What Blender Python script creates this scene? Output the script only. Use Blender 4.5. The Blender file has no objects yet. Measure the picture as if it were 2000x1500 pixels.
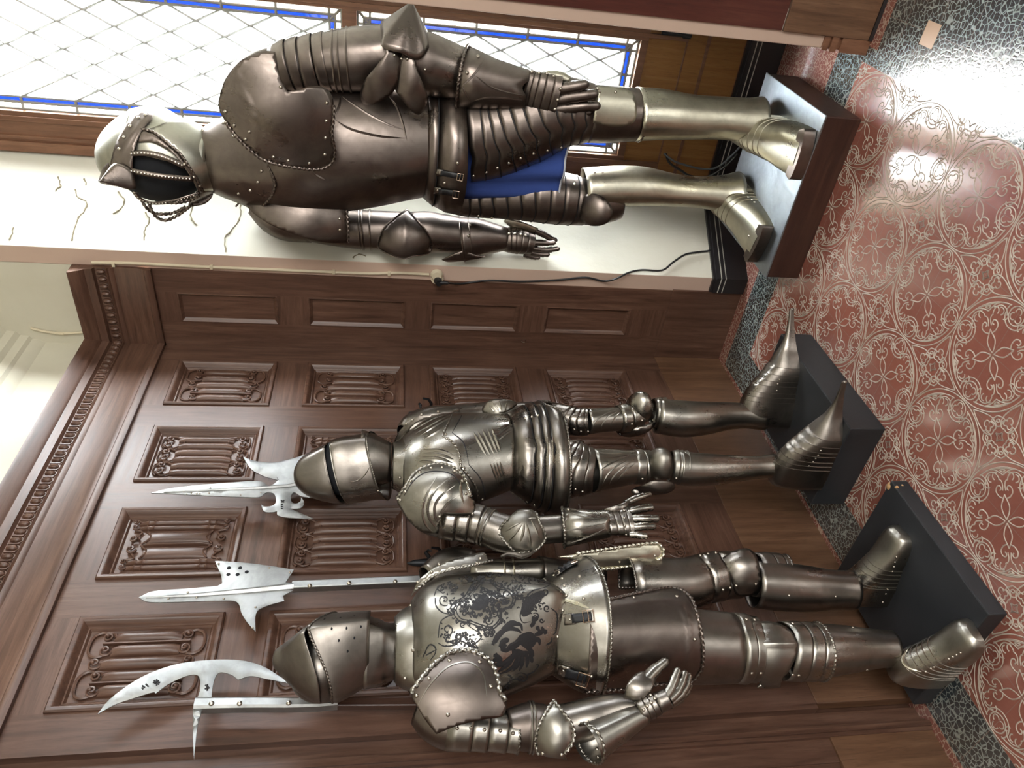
import bpy, math, random
import numpy as np
from mathutils import Vector, Matrix
from mathutils.geometry import delaunay_2d_cdt
from mathutils.bvhtree import BVHTree
random.seed(7)
PI = math.pi
C = bpy.context.scene.collection
V = lambda *a: np.array(a, float)

# ------------------------------------------------------------------ camera (the photo is a portrait shot lying on its side: world "up" is image left)
CAM = V(2.7184, 1.8802, 1.55)
RM = np.array([[-0.61282753, 0.78999172, 0.01885465], [0.12410259, 0.11978046, -0.98501329], [-0.78041077, -0.60130335, -0.17144478]])
FPX = 1441.134

def ray(x, y):
    return RM.T @ V((750 - y) / FPX, (x - 1000) / FPX, 1.0)
def at(x, y, ax, val):
    d = ray(x, y); return CAM + d * ((val - CAM[ax]) / d[ax])
def depth(p):
    return float(RM[2] @ (np.asarray(p) - CAM))
def nrm(v):
    v = np.asarray(v, float); l = np.linalg.norm(v); return v / l if l > 1e-12 else v

# ------------------------------------------------------------------ mesh builder
class MB:
    def __init__(s): s.v = []; s.f = []; s.m = []
    def add(s, vs, fs, mi=0):
        b = len(s.v); s.v += [tuple(map(float, p)) for p in vs]
        s.f += [tuple(i + b for i in f) for f in fs]; s.m += [mi] * len(fs); return s
    def grid(s, rows, cu=False, cv=False, mi=0, cap0=False, cap1=False):
        n = len(rows); k = len(rows[0]); vs = [p for r in rows for p in r]; fs = []
        for i in range(n if cv else n - 1):
            for j in range(k if cu else k - 1):
                a = i * k + j; b = i * k + (j + 1) % k; c = ((i + 1) % n) * k + (j + 1) % k; d = ((i + 1) % n) * k + j
                fs.append((a, b, c, d))
        if cap0: fs.append(tuple(range(k))[::-1])
        if cap1: fs.append(tuple((n - 1) * k + j for j in range(k)))
        return s.add(vs, fs, mi)
    def box(s, lo, hi, mi=0):
        x0, y0, z0 = lo; x1, y1, z1 = hi
        return s.add([(x0,y0,z0),(x1,y0,z0),(x1,y1,z0),(x0,y1,z0),(x0,y0,z1),(x1,y0,z1),(x1,y1,z1),(x0,y1,z1)],
                     [(0,3,2,1),(4,5,6,7),(0,1,5,4),(1,2,6,5),(2,3,7,6),(3,0,4,7)], mi)
    def obox(s, c, ax, ay, az, mi=0):
        c, ax, ay, az = map(np.asarray, (c, ax, ay, az))
        vs = [c + sx*ax + sy*ay + sz*az for sz in (-1,1) for (sx,sy) in ((-1,-1),(1,-1),(1,1),(-1,1))]
        return s.add(vs, [(0,3,2,1),(4,5,6,7),(0,1,5,4),(1,2,6,5),(2,3,7,6),(3,0,4,7)], mi)
    def tube(s, path, r, n=8, closed=False, mi=0, cap=True):
        P = [np.asarray(p, float) for p in path]; k = len(P)
        R = r if hasattr(r, '__len__') else [r] * k
        T = [nrm(P[(i+1) % k if closed else min(i+1, k-1)] - P[(i-1) % k if closed else max(i-1, 0)]) for i in range(k)]
        a = np.cross(T[0], V(0,0,1)); a = np.cross(T[0], V(1,0,0)) if np.linalg.norm(a) < .1 else a
        a = nrm(a); rows = []
        for i in range(k):
            a = nrm(a - T[i] * (a @ T[i])); b = np.cross(T[i], a)
            rows.append([P[i] + R[i] * (math.cos(2*PI*j/n) * a + math.sin(2*PI*j/n) * b) for j in range(n)])
        return s.grid(rows, cu=True, cv=closed, mi=mi, cap0=cap and not closed, cap1=cap and not closed)
    def rope(s, path, r, pitch=3.2, n=8, mi=0, step=.6):
        P = resample(path, r * step); k = len(P)
        if k < 2: return s
        T = [nrm(P[min(i+1,k-1)] - P[max(i-1,0)]) for i in range(k)]
        a = np.cross(T[0], V(0,0,1)); a = np.cross(T[0], V(1,0,0)) if np.linalg.norm(a) < .1 else a
        a = nrm(a); rows = []
        for i in range(k):
            a = nrm(a - T[i] * (a @ T[i])); b = np.cross(T[i], a); row = []
            for j in range(n):
                th = 2*PI*j/n; rr = r * (1 + .30 * math.cos(2 * (th - 2*PI*i*step/pitch/2)))
                row.append(P[i] + rr * (math.cos(th) * a + math.sin(th) * b))
            rows.append(row)
        return s.grid(rows, cu=True, mi=mi, cap0=True, cap1=True)
    def ball(s, c, r, nu=8, nv=6, mi=0, sq=(1,1,1)):
        rows = []
        for i in range(nv + 1):
            t = PI * i / nv
            rows.append([np.asarray(c) + r * V(sq[0]*math.sin(t)*math.cos(2*PI*j/nu), sq[1]*math.sin(t)*math.sin(2*PI*j/nu), sq[2]*math.cos(t)) for j in range(nu)])
        return s.grid(rows, cu=True, mi=mi)

def resample(path, step):
    P = [np.asarray(p, float) for p in path]; out = [P[0]]; carry = 0.0
    for a, b in zip(P, P[1:]):
        L = np.linalg.norm(b - a)
        if L < 1e-9: continue
        t = step - carry
        while t <= L: out.append(a + (b - a) * t / L); t += step
        carry = L - (t - step)
    return out
def catmull(P, m, closed=False):
    P = [np.asarray(p, float) for p in P]; n = len(P); out = []
    for i in range(n if closed else n - 1):
        if closed: p0, p1, p2, p3 = P[(i-1) % n], P[i], P[(i+1) % n], P[(i+2) % n]
        else:
            p1, p2 = P[i], P[i+1]; p0 = P[i-1] if i > 0 else 2*p1 - p2; p3 = P[i+2] if i + 2 < n else 2*p2 - p1
        for j in range(m):
            t = j / m
            out.append(.5 * ((2*p1) + (-p0+p2)*t + (2*p0-5*p1+4*p2-p3)*t*t + (-p0+3*p1-3*p2+p3)*t**3))
    if not closed: out.append(P[-1])
    return out

OFF = {}
def link(o, parent=None, off=None):
    C.objects.link(o)
    if parent is not None: o.parent = parent; OFF[o.name] = OFF[parent.name]
    else: OFF[o.name] = V(0,0,0) if off is None else off; o.location = OFF[o.name]
    return o
def empty(name, loc, label=None, cat=None, group=None):
    o = bpy.data.objects.new(name, None); o.empty_display_size = .1
    link(o, None, np.asarray(loc, float)); tag(o, label, cat, group); return o
def tag(o, label=None, cat=None, group=None, kind=None):
    if label: o['label'] = label
    if cat: o['category'] = cat
    if group: o['group'] = group
    if kind: o['kind'] = kind
    return o
def obj(name, mb, mats, parent=None, solid=0.0, off=-1, smooth=40, bevel=0.0, label=None, fix=True):
    mats = mats if isinstance(mats, (list, tuple)) else [mats]
    vs = np.array(mb.v, float)
    if parent is not None: o0 = OFF[parent.name]
    elif name.split('_')[0] in ('wall','floor','ceiling','window','trim','baseboard','door'): o0 = V(0,0,0)
    else: o0 = V((vs[:,0].min()+vs[:,0].max())/2, (vs[:,1].min()+vs[:,1].max())/2, vs[:,2].min())
    me = bpy.data.meshes.new(name); me.from_pydata((vs - o0).tolist(), [], mb.f)
    for m in mats: me.materials.append(m)
    me.polygons.foreach_set('material_index', mb.m); me.validate()
    if smooth: me.polygons.foreach_set('use_smooth', [True]*len(me.polygons)); me.set_sharp_from_angle(angle=math.radians(smooth))
    o = bpy.data.objects.new(name, me); link(o, parent, o0)
    if solid:
        md = o.modifiers.new('solid', 'SOLIDIFY'); md.thickness = solid; md.offset = off
    if bevel:
        md = o.modifiers.new('bevel', 'BEVEL'); md.width = bevel; md.segments = 2; md.limit_method = 'ANGLE'
    if label: o['label'] = label
    return o
def struct(name, mb, mats, parent=None, **k):
    o = obj(name, mb, mats, parent, **k)
    if parent is None: o['kind'] = 'structure'
    return o

# ------------------------------------------------------------------ materials
def mat(name, base=(.5,.5,.5), rough=.5, metal=0.0, spec=.5):
    m = bpy.data.materials.new(name); m.use_nodes = True; b = m.node_tree.nodes['Principled BSDF']
    b.inputs['Base Color'].default_value = (*base, 1); b.inputs['Roughness'].default_value = rough; b.inputs['Metallic'].default_value = metal
    b.inputs['Specular IOR Level'].default_value = spec
    return m
class NT:
    """small helper that writes node networks"""
    def __init__(s, m): s.t = m.node_tree; s.b = s.t.nodes.get('Principled BSDF'); s._c = None
    def n(s, typ, **k):
        x = s.t.nodes.new(typ)
        for a, b in k.items(): setattr(x, a, b)
        return x
    def l(s, a, b): s.t.links.new(a, b)
    def coord(s, scale=(1,1,1), rot=(0,0,0)):
        tc = s.n('ShaderNodeTexCoord'); mp = s.n('ShaderNodeMapping'); mp.inputs['Scale'].default_value = scale; mp.inputs['Rotation'].default_value = rot
        s.l(tc.outputs['Object'], mp.inputs['Vector']); return mp.outputs['Vector']
    def noise(s, vec, scale, detail=4, rough=.55, dist=0):
        x = s.n('ShaderNodeTexNoise'); x.inputs['Scale'].default_value = scale; x.inputs['Detail'].default_value = detail
        x.inputs['Roughness'].default_value = rough; x.inputs['Distortion'].default_value = dist; s.l(vec, x.inputs['Vector']); return x.outputs['Fac']
    def ramp(s, fac, stops):
        x = s.n('ShaderNodeValToRGB'); e = x.color_ramp.elements
        while len(e) < len(stops): e.new(.5)
        for el, (p, c) in zip(e, stops): el.position = p; el.color = (*c, 1) if len(c) == 3 else c
        s.l(fac, x.inputs['Fac']); return x.outputs['Color']
    def val(s, fac, a, b, lo=0, hi=1):
        x = s.n('ShaderNodeMapRange'); x.inputs['From Min'].default_value = lo; x.inputs['From Max'].default_value = hi
        x.inputs['To Min'].default_value = a; x.inputs['To Max'].default_value = b; s.l(fac, x.inputs['Value']); return x.outputs['Result']
    def mix(s, fac, a, b, mode='MIX'):
        x = s.n('ShaderNodeMix'); x.data_type = 'RGBA'; x.blend_type = mode
        for i, v in ((0, fac), (6, a), (7, b)):
            if hasattr(v, 'links') or hasattr(v, 'is_linked'): s.l(v, x.inputs[i])
            else: x.inputs[i].default_value = v if i == 0 else (*v, 1)
        return x.outputs[2]
    def math(s, op, a, b=0.0):
        x = s.n('ShaderNodeMath'); x.operation = op
        for i, v in enumerate((a, b)):
            if hasattr(v, 'is_linked'): s.l(v, x.inputs[i])
            else: x.inputs[i].default_value = v
        return x.outputs[0]
    def bump(s, h, strength=.2, dist=.002, prev=None):
        x = s.n('ShaderNodeBump'); x.inputs['Strength'].default_value = strength; x.inputs['Distance'].default_value = dist
        s.l(h, x.inputs['Height'])
        if prev is not None: s.l(prev, x.inputs['Normal'])
        s.l(x.outputs['Normal'], s.b.inputs['Normal']); return x.outputs['Normal']
    def col(s, c): s.l(c, s.b.inputs['Base Color'])
    def rough(s, c): s.l(c, s.b.inputs['Roughness'])

def steel(name, a, b, r0=.22, r1=.42, spot=(.05,.04,.03), spots=.62, dents=.10, sc=1.0):
    m = mat(name, a, .3, 1.0); k = NT(m); v = k.coord()
    big = k.noise(v, 5*sc, 5, .6, .4); c = k.mix(k.val(big, 0, 1, .35, .68), a, b)
    sp = k.noise(v, 38*sc, 6, .7); c = k.mix(k.val(sp, 0, .30, spots, spots+.16), c, spot); k.col(c)
    sm = k.noise(v, 13*sc, 6, .68, .8); c = k.mix(k.val(sm, 0, .55, .45, .75), c, tuple(q*.62 for q in b)); k.col(c)
    streak = k.noise(k.coord((60,60,14)), 3, 4, .6)
    k.rough(k.math('ADD', k.val(big, r0, r1, .3, .7), k.val(streak, -.06, .08)))
    n = k.bump(k.noise(v, 22*sc, 2, .5), dents, .006); k.bump(k.noise(k.coord((90,90,30)), 4, 3, .6), .035, .001, n)
    return m
def wood(name, c0, c1, c2, axis='z', rough=(.30,.48), sc=1.0, bump=.10):
    m = mat(name, c1, .4); k = NT(m)
    s = {'z': (22,22,1.6), 'x': (1.6,22,22), 'y': (22,1.6,22)}[axis]
    v = k.coord(tuple(q*sc for q in s)); g = k.noise(v, 2.2, 8, .62, .6); big = k.noise(k.coord((1.5,1.5,1.5)), 1.6, 3)
    c = k.ramp(g, [(.25, c0), (.5, c1), (.78, c2)]); c = k.mix(k.val(big, 0, .55, .35, .75), c, c0)
    fine = k.noise(k.coord(tuple(q*sc*5 for q in s)), 3.0, 3, .6); c = k.mix(k.val(fine, 0, .45, .55, .75), c, tuple(q*.45 for q in c0)); k.col(c)
    k.rough(k.val(g, *rough)); k.bump(fine, bump, .001)
    return m
# ------------------------------------------------------------------ setting materials
W0, W1, W2 = (.048,.023,.015), (.115,.058,.038), (.185,.104,.070)
oak_v = wood('dark_oak_upright', W0, W1, W2, 'z'); oak_x = wood('dark_oak_rail', W0, W1, W2, 'x'); oak_y = wood('dark_oak_cross', W0, W1, W2, 'y')
oak_plinth = wood('brown_plinth_oak', (.075,.036,.020), (.150,.078,.043), (.23,.128,.074), 'z')
oak_red = wood('red_brown_oak', (.045,.011,.008), (.085,.022,.015), (.125,.040,.026), 'z', sc=.8)
oak_win = wood('honey_oak', (.20,.085,.022), (.33,.155,.045), (.42,.225,.085), 'z', rough=(.4,.55))
oak_frame = wood('window_frame_oak', (.12,.052,.028), (.21,.098,.055), (.30,.155,.09), 'z')
black_base = mat('black_skirting_paint', (.018,.016,.017), .35)
white_line = mat('cream_painted_line', (.55,.53,.46), .6)
iron = mat('black_iron', (.02,.021,.024), .45, .6)

def plaster(name, a, b, crack=True):
    m = mat(name, a, .85); k = NT(m); v = k.coord()
    c = k.mix(k.val(k.noise(v, 2.2, 5, .6), 0, 1, .3, .7), a, b)
    st = k.noise(v, 14, 6, .7); c = k.mix(k.val(st, 0, .35, .66, .8), c, tuple(q*.62 for q in b)); k.col(c)
    n = k.bump(k.noise(k.coord((1,1,.6)), 26, 4, .55), .35, .004)
    return m
pl_white = plaster('cream_plaster', (.66,.645,.56), (.60,.58,.48)); pl_beige = plaster('beige_plaster_edge', (.58,.43,.34), (.50,.36,.29))
pl_upper = plaster('ivory_plaster', (.64,.61,.50), (.56,.53,.42))
crack_m = mat('plaster_crack', (.20,.17,.11), .9)

def floor_material():
    m = mat('glazed_floor_tile', (.3,.1,.07), .3); k = NT(m); k.b.inputs['IOR'].default_value = 2.9
    tc = k.n('ShaderNodeTexCoord'); sep = k.n('ShaderNodeSeparateXYZ'); k.l(tc.outputs['Object'], sep.inputs[0]); X, Y = sep.outputs[0], sep.outputs[1]
    def lt(a, v): return k.math('LESS_THAN', a, v)
    def cells(scale):
        x = k.n('ShaderNodeTexVoronoi'); x.feature = 'DISTANCE_TO_EDGE'; x.inputs['Scale'].default_value = scale; x.inputs['Randomness'].default_value = .75
        k.l(k.coord(), x.inputs['Vector']); return x.outputs['Distance']
    peb = cells(62); line = k.val(peb, 1, 0, .025, .075)
    big = k.noise(k.coord(), 3.5, 4, .6)
    dust = k.noise(k.coord(), 60, 4, .7)
    red = k.mix(k.val(big, 0, 1, .3, .7), (.345,.120,.085), (.265,.092,.070)); red = k.mix(k.val(dust, 0, .20, .5, .8), red, (.42,.24,.18))
    redp = k.mix(line, (.26,.095,.075), (.52,.36,.28)); darkp = k.mix(line, (.032,.046,.052), (.32,.35,.32))
    # field limits: x > .287, .191 < y < 1.391; a red pebbled strip next to the window bay, dark pebbles between
    inX, inY0, inY1 = k.math('GREATER_THAN', X, .287), k.math('GREATER_THAN', Y, .191), lt(Y, 1.391)
    field = k.math('MULTIPLY', k.math('MULTIPLY', inX, inY0), inY1)
    strip = k.math('MAXIMUM', k.math('MULTIPLY', lt(X, .126), 1.0), lt(Y, .022))
    strip = k.math('MAXIMUM', strip, k.math('MULTIPLY', lt(X, .345), k.math('GREATER_THAN', Y, 1.44)))
    c = k.mix(strip, darkp, redp); c = k.mix(field, c, red)
    # tile joints every 15 cm
    def joint(a, off):
        q = k.math('FRACT', k.math('DIVIDE', k.math('SUBTRACT', a, off), .15)); q = k.math('ABSOLUTE', k.math('SUBTRACT', q, .5)); return k.math('GREATER_THAN', q, .493)
    j = k.math('MAXIMUM', joint(X, .437), joint(Y, .641)); c = k.mix(k.math('MULTIPLY', j, .55), c, (.30,.21,.17)); k.col(c)
    k.rough(k.val(k.noise(k.coord(), 9, 5, .65), .12, .22))
    h = k.math('ADD', k.math('MULTIPLY', k.math('SUBTRACT', 1.0, field), k.val(peb, 0, 1, 0, .14)), k.math('MULTIPLY', j, -.6))
    n = k.bump(h, .09, .0016); k.bump(k.noise(k.coord(), 40, 3, .5), .06, .002, n)
    return m
floor_m = floor_material()
inlay_m = mat('raised_tile_line', (.46,.37,.30), .5); k = NT(inlay_m); k.col(k.mix(k.val(k.noise(k.coord(), 30, 4, .6), 0, 1, .35, .7), (.50,.43,.36), (.34,.26,.21)))

# ------------------------------------------------------------------ floor
XM, YM, ZC = 5.6, 5.0, 3.7
mb = MB(); mb.grid([[V(x, y, 0) for x in (-.36, XM)] for y in (-.06, YM)]); mb.f = [f[::-1] for f in mb.f]
mb.add([V(-.36,-.06,-.05), V(XM,-.06,-.05), V(XM,YM,-.05), V(-.36,YM,-.05)], [(0,1,2,3)])
mb.f = [tuple(f) for f in mb.f]
floor = struct('floor', mb, floor_m, smooth=0)
# embossed medallion lines, one raised line work per 30 cm cell
def medallion():
    S = []; rd = math.radians
    P = lambda r, a: V(r*math.cos(rd(a)), r*math.sin(rd(a)))
    D = lambda r, s: V((r - s) / math.sqrt(2), (r + s) / math.sqrt(2))
    arc = lambda c, r, a0, a1, n=14: [V(c[0] + r*math.cos(rd(a0+(a1-a0)*i/n)), c[1] + r*math.sin(rd(a0+(a1-a0)*i/n))) for i in range(n+1)]
    one = [arc((0,0), .493, 0, 90, 26), arc((0,0), .452, 12, 78, 20)]                                # rotated x4
    one += [arc((.392,0), .083, 0, 360, 20)] + [arc((.392+.036*math.cos(rd(a)), .036*math.sin(rd(a))), .030, a-115, a+115, 9) for a in (0, 120, 240)]
    one += [arc((.392,0), .118, 62, 298, 20)]
    mir = []                                                                                          # mirrored about the diagonal as well
    mir += [catmull([D(.015,0), D(.07,.030), D(.13,.040), D(.20,.010), D(.225,0)], 5)]
    mir += [catmull([D(.19,.016), D(.205,.055), D(.245,.085), D(.285,.074), D(.295,.045), D(.272,.030), D(.255,.046)], 5)]
    mir += [catmull([D(.255,.016), D(.30,.012), D(.335,.022), D(.352,.05)], 5)]
    mir += [arc(D(.375,.075), .034, 200, 20, 8), arc(D(.355,.128), .032, 235, 45, 8), arc(D(.305,.165), .032, 270, 80, 8)]
    mir += [arc(D(.335,.115), .074, 160, -30, 12)]
    mir += [catmull([D(.385,0), D(.405,.03), D(.428,.085), D(.432,.135)], 5), catmull([D(.44,0), D(.44,.06), D(.432,.135)], 5)]
    mir += [catmull([D(.408,.0), D(.425,.028), D(.43,.0)], 4)]
    # four hearts round the corner point, small star and mouchettes
    mir += [catmull([V(.499,.14), V(.468,.20), V(.436,.28), V(.424,.345), V(.440,.405), V(.475,.425), V(.499,.418)], 5)]
    mir += [catmull([V(.499,.30), V(.475,.312), V(.470,.335), V(.482,.342)], 4), catmull([V(.482,.342), V(.458,.350), V(.458,.382), V(.478,.392), V(.499,.378)], 4)]
    mir += [catmull([V(.499,.452), V(.482,.482), V(.452,.499)], 4)]
    mir += [catmull([D(.525,0), D(.54,.035), D(.562,.068), D(.585,.045), D(.612,.03), D(.62,0)], 4), catmull([D(.555,.0), D(.57,.022), D(.585,.0)], 4)]
    rots = [np.array([[math.cos(q), -math.sin(q)], [math.sin(q), math.cos(q)]]) for q in (0, PI/2, PI, 3*PI/2)]
    for R in rots:
        S += [[R @ p for p in st] for st in one + mir]
        S += [[R @ V(p[1], p[0]) for p in st] for st in mir]
    return S
def ribbon2(mb, pts, w, z0, z1, fx):
    k = len(pts); rows = []
    for i in range(k):
        t = pts[min(i+1,k-1)] - pts[max(i-1,0)]; t = t / (np.linalg.norm(t) + 1e-9); q = V(-t[1], t[0]) * w / 2
        rows.append([fx(pts[i] + q, z0), fx(pts[i], z1), fx(pts[i] - q, z0)])
    mb.grid(rows)
mb = MB(); MED = medallion()
for i in range(-0, 9):
    for j in range(-1, 3):
        cx, cy = .437 + .3*i, .641 + .3*j
        for st in MED: ribbon2(mb, st, .0125, .0002, .0014, lambda p, z: V(cx + .3*p[0], cy + .3*p[1], z))
struct('raised_tracery', mb, inlay_m, floor, smooth=60)
mb = MB(); mb.box((.535,1.505,0), (.60,1.57,.001)); struct('ornament_tile', mb, mat('buff_tile', (.50,.33,.22), .4), floor, smooth=0)

# ------------------------------------------------------------------ wood panelling
COLS = [(.165,.447), (.568,.850), (.970,1.247), (1.374,1.651)]
ROWS = [(.485,.864), (.983,1.360), (1.466,1.860), (1.981,2.363)]
ZB, ZT = .318, 2.452
def board(mb, us, zs, holes, pt, depth):
    """a framed board: the cells of the (u, z) grid that are not holes become slabs; pt(u, z, d) places a point"""
    for a, b in zip(us, us[1:]):
        for c, d in zip(zs, zs[1:]):
            if (a, c) in holes: continue
            mi = 1 if (a in [h[0] for h in holes]) else 0
            v = [pt(u, z, e) for e in (0, -depth) for (u, z) in ((a,c),(b,c),(b,d),(a,d))]
            mb.add(v, [(0,1,2,3),(7,6,5,4),(0,4,5,1),(1,5,6,2),(2,6,7,3),(3,7,4,0)], mi)
PROF = [(0,-.001), (.0,.006), (.004,.010), (.011,.009), (.017,.004), (.022,-.006), (.027,-.012), (.031,-.011), (.036,-.018)]
def frame_moulding(mb, a, b, c, d, pt, prof=PROF):
    rows = [[pt(a+i, c+i, h), pt(b-i, c+i, h), pt(b-i, d-i, h), pt(a+i, d-i, h)] for i, h in prof]
    mb.grid(rows, cu=True, cap1=True)
    return prof[-1]
def spiral(cx, cz, r, turns, a0, sgn, n=26):
    return [(cx + r*(1-.80*t)*math.cos(a0+sgn*turns*2*PI*t), cz + r*(1-.80*t)*math.sin(a0+sgn*turns*2*PI*t)) for t in [i/n for i in range(n+1)]]
def linenfold(style, a, b, c, d, pt):
    """carved folds with scrolled ends inside a moulded frame"""
    mb = MB(); ins, dep = frame_moulding(mb, a, b, c, d, pt)
    u0, u1, z0, z1 = a+ins+.006, b-ins-.006, c+ins+.008, d-ins-.008; w = u1 - u0; h = z1 - z0; zm = (z0+z1)/2
    def rod(uc, r, za, zb, hh=None, rings=()):
        hh = hh or r; rows = []; zs = [za + (zb-za)*i/8 for i in range(9)] + [q for g in rings for q in (g-.004, g, g+.004)]
        for z in sorted(zs):
            k = 1.22 if any(abs(z-g) < .001 for g in rings) else 1.0
            e = min(1, .45 + min(abs(z-za), abs(z-zb)) / .012)
            rows.append([pt(uc + r*math.cos(t)*k, z, dep + hh*math.sin(t)*k*e) for t in [PI*i/8 for i in range(9)]])
        mb.grid(rows, cap0=True, cap1=True)
    def curl(uc, zc, r, a0, sg, th=.0036, turns=1.5):
        P = [pt(x, z, dep + .006 + .010*i/26) for i, (x, z) in enumerate(spiral(uc, zc, r, turns, a0, sg))]
        mb.tube(P, [th*(1.15-.4*i/len(P)) for i in range(len(P))], 6); mb.ball(P[-1], th*1.5, 6, 4)
    def stroke(pts, th=.0034): mb.tube([pt(x, z, dep + .005) for x, z in catmull([V(*p) for p in pts], 5)], th, 6)
    for s in (1, -1):
        Z = (lambda t: zm + s * (h/2 - t))
        if style == 'six':
            for q in range(3):
                m = u0 + w*(q+.5)/3
                for e in (-1, 1):
                    curl(m + e*w*.072, Z(.022), .0135, (PI/2)*s + (0 if e > 0 else 0), -e*s)
                    stroke([(m + e*w*.075, Z(.006)), (m + e*w*.158, Z(.030)), (m + e*w*.10, Z(.056)), (m + e*w*.010, Z(.075))])
                stroke([(m - w*.16, Z(.012)), (m - w*.08, Z(-.001)), (m + w*.08, Z(-.001)), (m + w*.16, Z(.012))], .0028)
        elif style == 'scroll':
            for m, e0 in ((u0 + w*.20, 1), (u0 + w*.80, 1)):
                stroke([(m - w*.165, Z(.046)), (m - w*.19, Z(.022)), (m - w*.10, Z(.002)), (m + w*.10, Z(.002)), (m + w*.19, Z(.022)), (m + w*.165, Z(.046))], .0045)
                for e in (-1, 1): curl(m + e*w*.105, Z(.046), .0155, -PI/2*s, e*s)
            curl(zc := u0 + w*.5, Z(.030), .0165, -PI/2*s, s)
        else:
            for e in (-1, 1):
                m = u0 + w*.5 + e*w*.40
                for g in (-1, 1): curl(m + g*w*.05, Z(.012), .009, -PI/2*s, g*s, .003)
                stroke([(m - e*w*.10, Z(.012)), (u0+w*.5 + e*w*.26, Z(.035)), (u0+w*.5 + e*w*.16, Z(.022))])
                curl(u0 + w*.5 + e*w*.10, Z(.020), .0135, -PI/2*s, e*s)
                stroke([(u0+w*.5 + e*w*.28, Z(.05)), (u0+w*.5 + e*w*.14, Z(.065)), (u0+w*.5 + e*w*.015, Z(.044))])
    if style == 'six':
        for q in range(6): rod(u0 + w*(q+.5)/6, w*.072, z0+.052, z1-.052, .014)
    elif style == 'scroll':
        for q in range(5): rod(u0 + w*(q+.5)/5, w*.088, z0+(.040 if q == 2 else .060), z1-(.040 if q == 2 else .060), .017)
        for q in (1, 4):
            uc = u0 + w*q/5; mb.box(*sorted_box(pt(uc-.002, z0+.035, dep), pt(uc+.002, z1-.035, dep+.015)))
    else:
        for e in (-1, 1):
            for g in (-1, 1): rod(u0+w*.5 + e*w*.40 + g*w*.052, w*.043, z0+.018, z1-.018, .012, (z0+.045, z0+.065, z1-.065, z1-.045))
            rod(u0+w*.5 + e*w*.155, w*.115, z0+.055, z1-.055, .010)
        rod(u0+w*.5, .004, z0+.05, z1-.05, .013)
    return mb
def sorted_box(p, q): return tuple(np.minimum(p, q)), tuple(np.maximum(p, q))

ptL = lambda u, z, d: V(u, d, z)                  # left wall faces +Y
ptR = lambda u, z, d: V(.055 + d, u, z)           # return wall faces +X
holesL = {(a, c) for a, _ in COLS for c, _ in ROWS}
us = sorted({.0, 1.757} | {q for c in COLS for q in c}); zs = sorted({ZB, ZT} | {q for r in ROWS for q in r})
mb = MB(); board(mb, us, zs, holesL, ptL, .030)
mb.box((-.36,-.10,0), (XM,-.045,ZC), 0)                                         # the masonry behind, hidden by the boards
mb.box((1.757,-.06,0), (1.80,-.028,ZT), 0)                                      # dark joint, then the moulded jamb of the next bay
for x0, x1, y in ((1.80,1.812,-.012), (1.812,1.826,.002), (1.826,1.836,-.004), (1.836,1.90,-.016), (1.90,XM,-.022)): mb.box((x0,-.05,.0), (x1,y,ZT), 0)
wall_left = struct('wall_left', mb, [oak_v, oak_x], smooth=0)
mb = MB(); mb.box((.0,-.03,0), (1.745,.004,ZB)); mb.box((1.81,-.03,0),(XM,-.008,ZB)); struct('baseboard_left', mb, oak_plinth, smooth=0, bevel=.002)
STY = [['six','six','scroll','scroll'], ['six','six','pairs','six'], ['six','scroll','six','pairs'], ['six','six','scroll','scroll']]
for ci, (a, b) in enumerate(COLS):
    for ri, (c, d) in enumerate(ROWS): struct('linenfold_panel', linenfold(STY[ci][ri], a, b, c, d, ptL), oak_v, wall_left, smooth=45)
# the return beside the window bay, with plain sunk panels
mb = MB(); board(mb, [.0,.117,.254,.356], zs, {(.117, c) for c, _ in ROWS}, ptR, .030)
mb.box((.0,-.02,ZB), (.046,.36,ZT))
wall_return = struct('wall_return', mb, [oak_v, oak_y], smooth=0)
for c, d in ROWS:
    mb = MB(); frame_moulding(mb, .117, .254, c, d, ptR, [(0,-.001),(0,.002),(.005,.004),(.012,-.004),(.018,-.010),(.022,-.010)]); struct('sunk_panel', mb, oak_v, wall_return, smooth=45)
mb = MB(); mb.box((.0,-.02,0), (.058,.360,ZB)); struct('baseboard_return', mb, oak_v, smooth=0, bevel=.002)

# cornice with egg moulding
CP = [(ZT-.012,0), (ZT-.012,.016), (ZT,.022), (ZT+.010,.020), (ZT+.016,.012), (ZT+.030,.011), (ZT+.040,.006), (2.575,.006), (2.582,.012), (2.592,.013), (2.596,.018), (2.602,.012), (2.640,.012), (2.646,.026), (2.672,.030), (2.680,.040), (2.700,.048), (2.712,.058), (2.722,.060), (2.722,-.03)]
def cornice(name, p0, p1, out, along):
    mb = MB(); rows = [[p0 + out*o + V(0,0,z), p1 + out*o + V(0,0,z)] for z, o in CP]; mb.grid(rows, cap0=False)
    mb.add([r[0] for r in rows], [tuple(range(len(rows)))]); mb.add([r[1] for r in rows], [tuple(range(len(rows)))[::-1]])
    L = np.linalg.norm(p1 - p0); n = int(L / .031)
    for i in range(n):
        c = p0 + (p1-p0)*(i+.5)/n + out*.014 + V(0,0,2.620); s = np.abs(along)*.0095 + np.abs(out)*.010 + V(0,0,.017)
        mb.ball(c, 1.0, 8, 6, sq=s); mb.box(*sorted_box(c + (p1-p0)/n*.5 - out*.004 - V(0,0,.016) - along*.002, c + (p1-p0)/n*.5 + out*.004 + V(0,0,.016) + along*.002))
        q = [c + along*.013*math.cos(t) + V(0,0,.019*math.sin(t)) - out*.001 for t in [PI + PI*j/10 for j in range(11)]]
        mb.tube(q, .0024, 5)
    return struct(name, mb, oak_x if abs(along[0]) > .5 else oak_y, smooth=40)
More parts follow.
